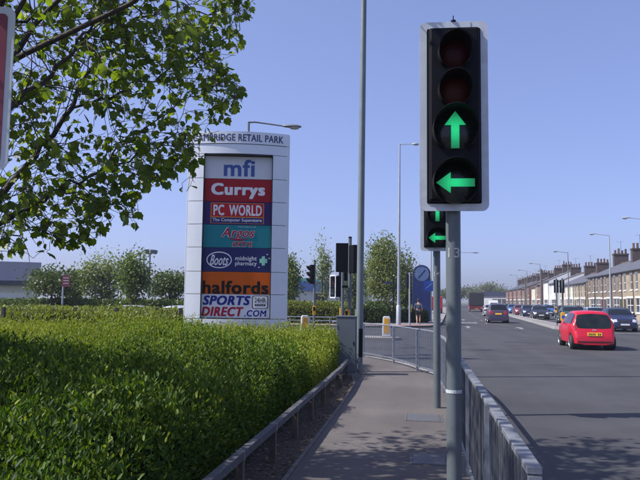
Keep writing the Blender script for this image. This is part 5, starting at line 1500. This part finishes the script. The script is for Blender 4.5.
for k_,(s_,tt,pp,cn) in enumerate(((117,9.1,P_BLK,'black'),(127,9.1,P_SILV,'silver'),(138,9.1,P_NAVY,'navy'),(150,9.2,P_MAR,'maroon'))):
    make_car('small distant %s car in the tail of the oncoming queue' % cn, 'hatch', road(s_,tt,Z), toward, pp, name='car', group='distant oncoming cars')
for k_,(s_,pp,cn) in enumerate(((76,P_NAVY,'navy'),(84,P_BLK,'black'),(97,P_BLUE,'bright blue'),(108,P_SILV,'silver'))):
    make_car('%s car parked at the kerb in front of the terraced houses' % cn, 'hatch', road(s_,12.9,Z), toward, pp, name='parked_car', group='cars parked along the terrace kerb')
pa = at(127,30); pb = at(176,31)
make_car('silver car whose roof shows above the shrubs left of the totem sign', 'saloon', Vector((pa.x,pa.y,Z)), R(155), P_SILV, name='car')
make_car('second silver car roof above the shrubs close to the totem sign', 'saloon', Vector((pb.x,pb.y,Z)), R(155), P_SILV, name='car')
pc_ = at(12,48)
make_car('light car at the far left car park in front of the shed', 'hatch', Vector((pc_.x,pc_.y,0)), R(190), P_LBL, name='parked_car')

# white van far down the road
def box_vehicle(label, loc, rz, L, W_, H_, cab, bm, cm, name, cat, rear_m, chassis=None, floor=.55):
    t = thing(name, label, cat, loc, rz)
    Lh = L/2
    MB().box(-Lh, Lh-cab-.12, -W_/2, W_/2, floor, H_).build('load_body', bm, t, bevel=.04)
    rd = MB().box(-Lh-.03,-Lh-.002,-W_/2+.08,W_/2-.08,floor+.1,H_-.1).build('rear_door', rear_m, t, bevel=.01)
    for y in (-W_/6, W_/6): MB().box(-Lh-.045,-Lh-.031,y-.02,y+.02,floor+.15,H_-.15).build('door_bar', M_TRIM, rd)
    hcab = min(H_*.86, 2.75)
    cb_ = MB(); pl = [(Lh-cab,.45),(Lh-.02,.45),(Lh,.95),(Lh-.08,hcab*.58),(Lh-.42,hcab-.05),(Lh-.6,hcab),(Lh-cab,hcab)]
    cb_.prism(pl, -W_/2+.05, W_/2-.05, 'y')
    co = cb_.build('cab', cm, t, bevel=.05)
    MB().add([(Lh-.065,-W_/2+.2,hcab*.60),(Lh-.065,W_/2-.2,hcab*.60),(Lh-.40,W_/2-.25,hcab-.12),(Lh-.40,-W_/2+.25,hcab-.12)],[(0,1,2,3)]).build('windscreen', M_CGL, co)
    for sd in (1,-1):
        MB().box(Lh-cab+.25,Lh-.5,sd*(W_/2-.048)-.004,sd*(W_/2-.048)+.004,hcab*.6,hcab-.15).build('side_window', M_CGL, co)
        MB().box(-Lh-.06,-Lh-.005,sd*(W_/2-.2)-.1,sd*(W_/2-.2)+.1,floor-.18,floor-.02).build('tail_light', M_TAIL, t)
    MB().box(-Lh+.05,Lh-.1,-W_/2+.25,W_/2-.25,.4,floor-.005).build('chassis', chassis or M_TRIM, t)
    MB().box(-Lh-.03,-Lh+.05,-W_/2+.1,W_/2-.1,.42,.62).build('rear_bumper', chassis or M_TRIM, t)
    MB().box(-Lh-.045,-Lh-.031,-.26,.26,.46,.58).build('number_plate', M_YEL, t)
    r_ = .48 if L > 6 else .33
    if r_ not in WM: WM[r_] = wheel_meshes(r_)
    for x in ([-Lh*.62,-Lh*.35,Lh-cab*.55] if L > 6 else [-Lh*.6,Lh*.6]):
        for sd in (1,-1):
            wl = bpy.data.objects.new('wheel', None); col.objects.link(wl); wl.parent = t; wl.location = (x, sd*(W_/2-.14), r_)
            link('tyre', WM[r_][0], wl); link('rim', WM[r_][1], wl)
    return t
M_LOAD = mat('lorry_dark_sheet', (.02,.02,.028), .7, vary=.2); 
box_vehicle('lorry with dark load body and red chassis driving away', road(126.3,4.27,Z), away, 8.6, 2.5, 3.35, 1.9, M_LOAD, P_RED, 'lorry', 'lorry', M_LOAD, P_MAR, 1.1)
box_vehicle('white van far down the road beyond the dark people carrier', road(160,9.3,Z), toward, 5.0, 1.95, 2.2, 1.7, P_WH, P_WH, 'van', 'van', P_WH)
box_vehicle('orange red van parked at the far left kerb behind pole 14', road(96,-2.2,0), away, 5.0, 1.95, 2.3, 1.7, paint('orange_red_paint',(.42,.09,.03)), P_RED, 'van', 'van', P_RED)

# ================================================================== walker on the far pavement
def skin_mesh(name, joints, edges, m, root=0, sub=2):
    me = bpy.data.meshes.new(name); me.from_pydata([j[:3] for j in joints], edges, []); me.update()
    o = bpy.data.objects.new(name, me); col.objects.link(o)
    md = o.modifiers.new('skin','SKIN'); sv = me.skin_vertices[0].data
    for i, j in enumerate(joints): sv[i].radius = (j[3], j[4] if len(j) > 4 else j[3]); sv[i].use_root = (i == root)
    ss = o.modifiers.new('sub','SUBSURF'); ss.levels = sub; ss.render_levels = sub
    dg = bpy.context.evaluated_depsgraph_get(); me2 = bpy.data.meshes.new_from_object(o.evaluated_get(dg))
    bpy.data.objects.remove(o); me2.materials.clear(); me2.materials.append(m)
    for p_ in me2.polygons: p_.use_smooth = True
    me2.name = name
    return me2
M_SKIN = mat('skin', (.42,.25,.18), .6, vary=.08); M_SHIRT = mat('grey_blue_shirt', (.055,.065,.10), .9, vary=.15); M_SHORT = mat('dark_shorts', (.018,.018,.024), .9, vary=.15)
M_HAIR = mat('dark_hair', (.03,.02,.015), .8, vary=.2); M_SHOE = mat('white_shoe', (.5,.5,.5), .7, vary=.1)
wk = thing('person', 'person in grey blue top and dark shorts walking away on the far pavement', 'person', at(418.4,48.5,.006), R(2))
J = [(0,0,.98,.115,.10),(0,0,1.15,.12,.09),(0,.01,1.36,.15,.10),(0,.01,1.50,.06,.06),(0,.02,1.58,.065,.075),(0,.03,1.70,.075,.09),
     (.10,0,.92,.09,.09),(.11,.06,.52,.058,.062),(.10,.0,.10,.036,.04),(.11,.12,.04,.035,.03),
     (-.10,0,.92,.09,.09),(-.11,.10,.54,.058,.062),(-.10,-.14,.16,.036,.04),(-.11,-.05,.05,.035,.03),
     (.20,.0,1.42,.055,.055),(.27,-.10,1.16,.042,.042),(.26,.08,.98,.032,.032),(.25,.14,.92,.03,.04),
     (-.20,.0,1.42,.055,.055),(-.27,.06,1.16,.042,.042),(-.25,.22,1.04,.032,.032),(-.23,.28,1.0,.03,.04)]
E = [(0,1),(1,2),(2,3),(3,4),(4,5),(0,6),(6,7),(7,8),(8,9),(0,10),(10,11),(11,12),(12,13),(2,14),(14,15),(15,16),(16,17),(2,18),(18,19),(19,20),(20,21)]
body_ = link('body', skin_mesh('body', J, E, M_SKIN), wk)
def sub(ids, g_, m, nm):
    mp = {i:k for k,i in enumerate(ids)}
    jj = [(J[i][0],J[i][1],J[i][2],J[i][3]+g_,(J[i][4] if len(J[i])>4 else J[i][3])+g_) for i in ids]
    return link(nm, skin_mesh(nm, jj, [(mp[a],mp[b]) for a,b in E if a in mp and b in mp], m), body_)
sub([0,1,2,14,15,18,19], .022, M_SHIRT, 'shirt')
J2 = [list(j) for j in J]
J2[7] = [.105,.035,.62,.075,.08]; J2[11] = [-.105,.06,.64,.075,.08]; Jb = J; J = J2
sub([0,6,7,10,11], .02, M_SHORT, 'shorts'); J = Jb
MB().lathe([(.02,.135),(.07,.115),(.098,.05),(.10,-.01),(.085,-.06),(.05,-.08)],14,Matrix.Translation((0,.012,1.685))).build('hair', M_HAIR, body_, smooth=60)
for (x,y,z) in ((.11,.08,.035),(-.11,-.09,.07)): MB().box(x-.05,x+.05,y-.10,y+.15,z-.035,z+.04).build('shoe', M_SHOE, body_, bevel=.02)

# ================================================================== thin summer haze
hm_ = bpy.data.materials.new('haze_air'); hm_.use_nodes = True; hn = hm_.node_tree; hn.nodes.clear()
ho = hn.nodes.new('ShaderNodeOutputMaterial'); hv = hn.nodes.new('ShaderNodeVolumePrincipled')
hv.inputs['Color'].default_value = (.86,.9,1,1); hv.inputs['Density'].default_value = 0.0005; hv.inputs['Anisotropy'].default_value = 0.3
hn.links.new(hv.outputs[0], ho.inputs['Volume'])
hz_ = MB().box(-905,905,-65,1605,-1.2,15).build('haze', hm_)
tag(hz_, 'thin pale summer haze over the whole road', 'haze', kind='stuff')
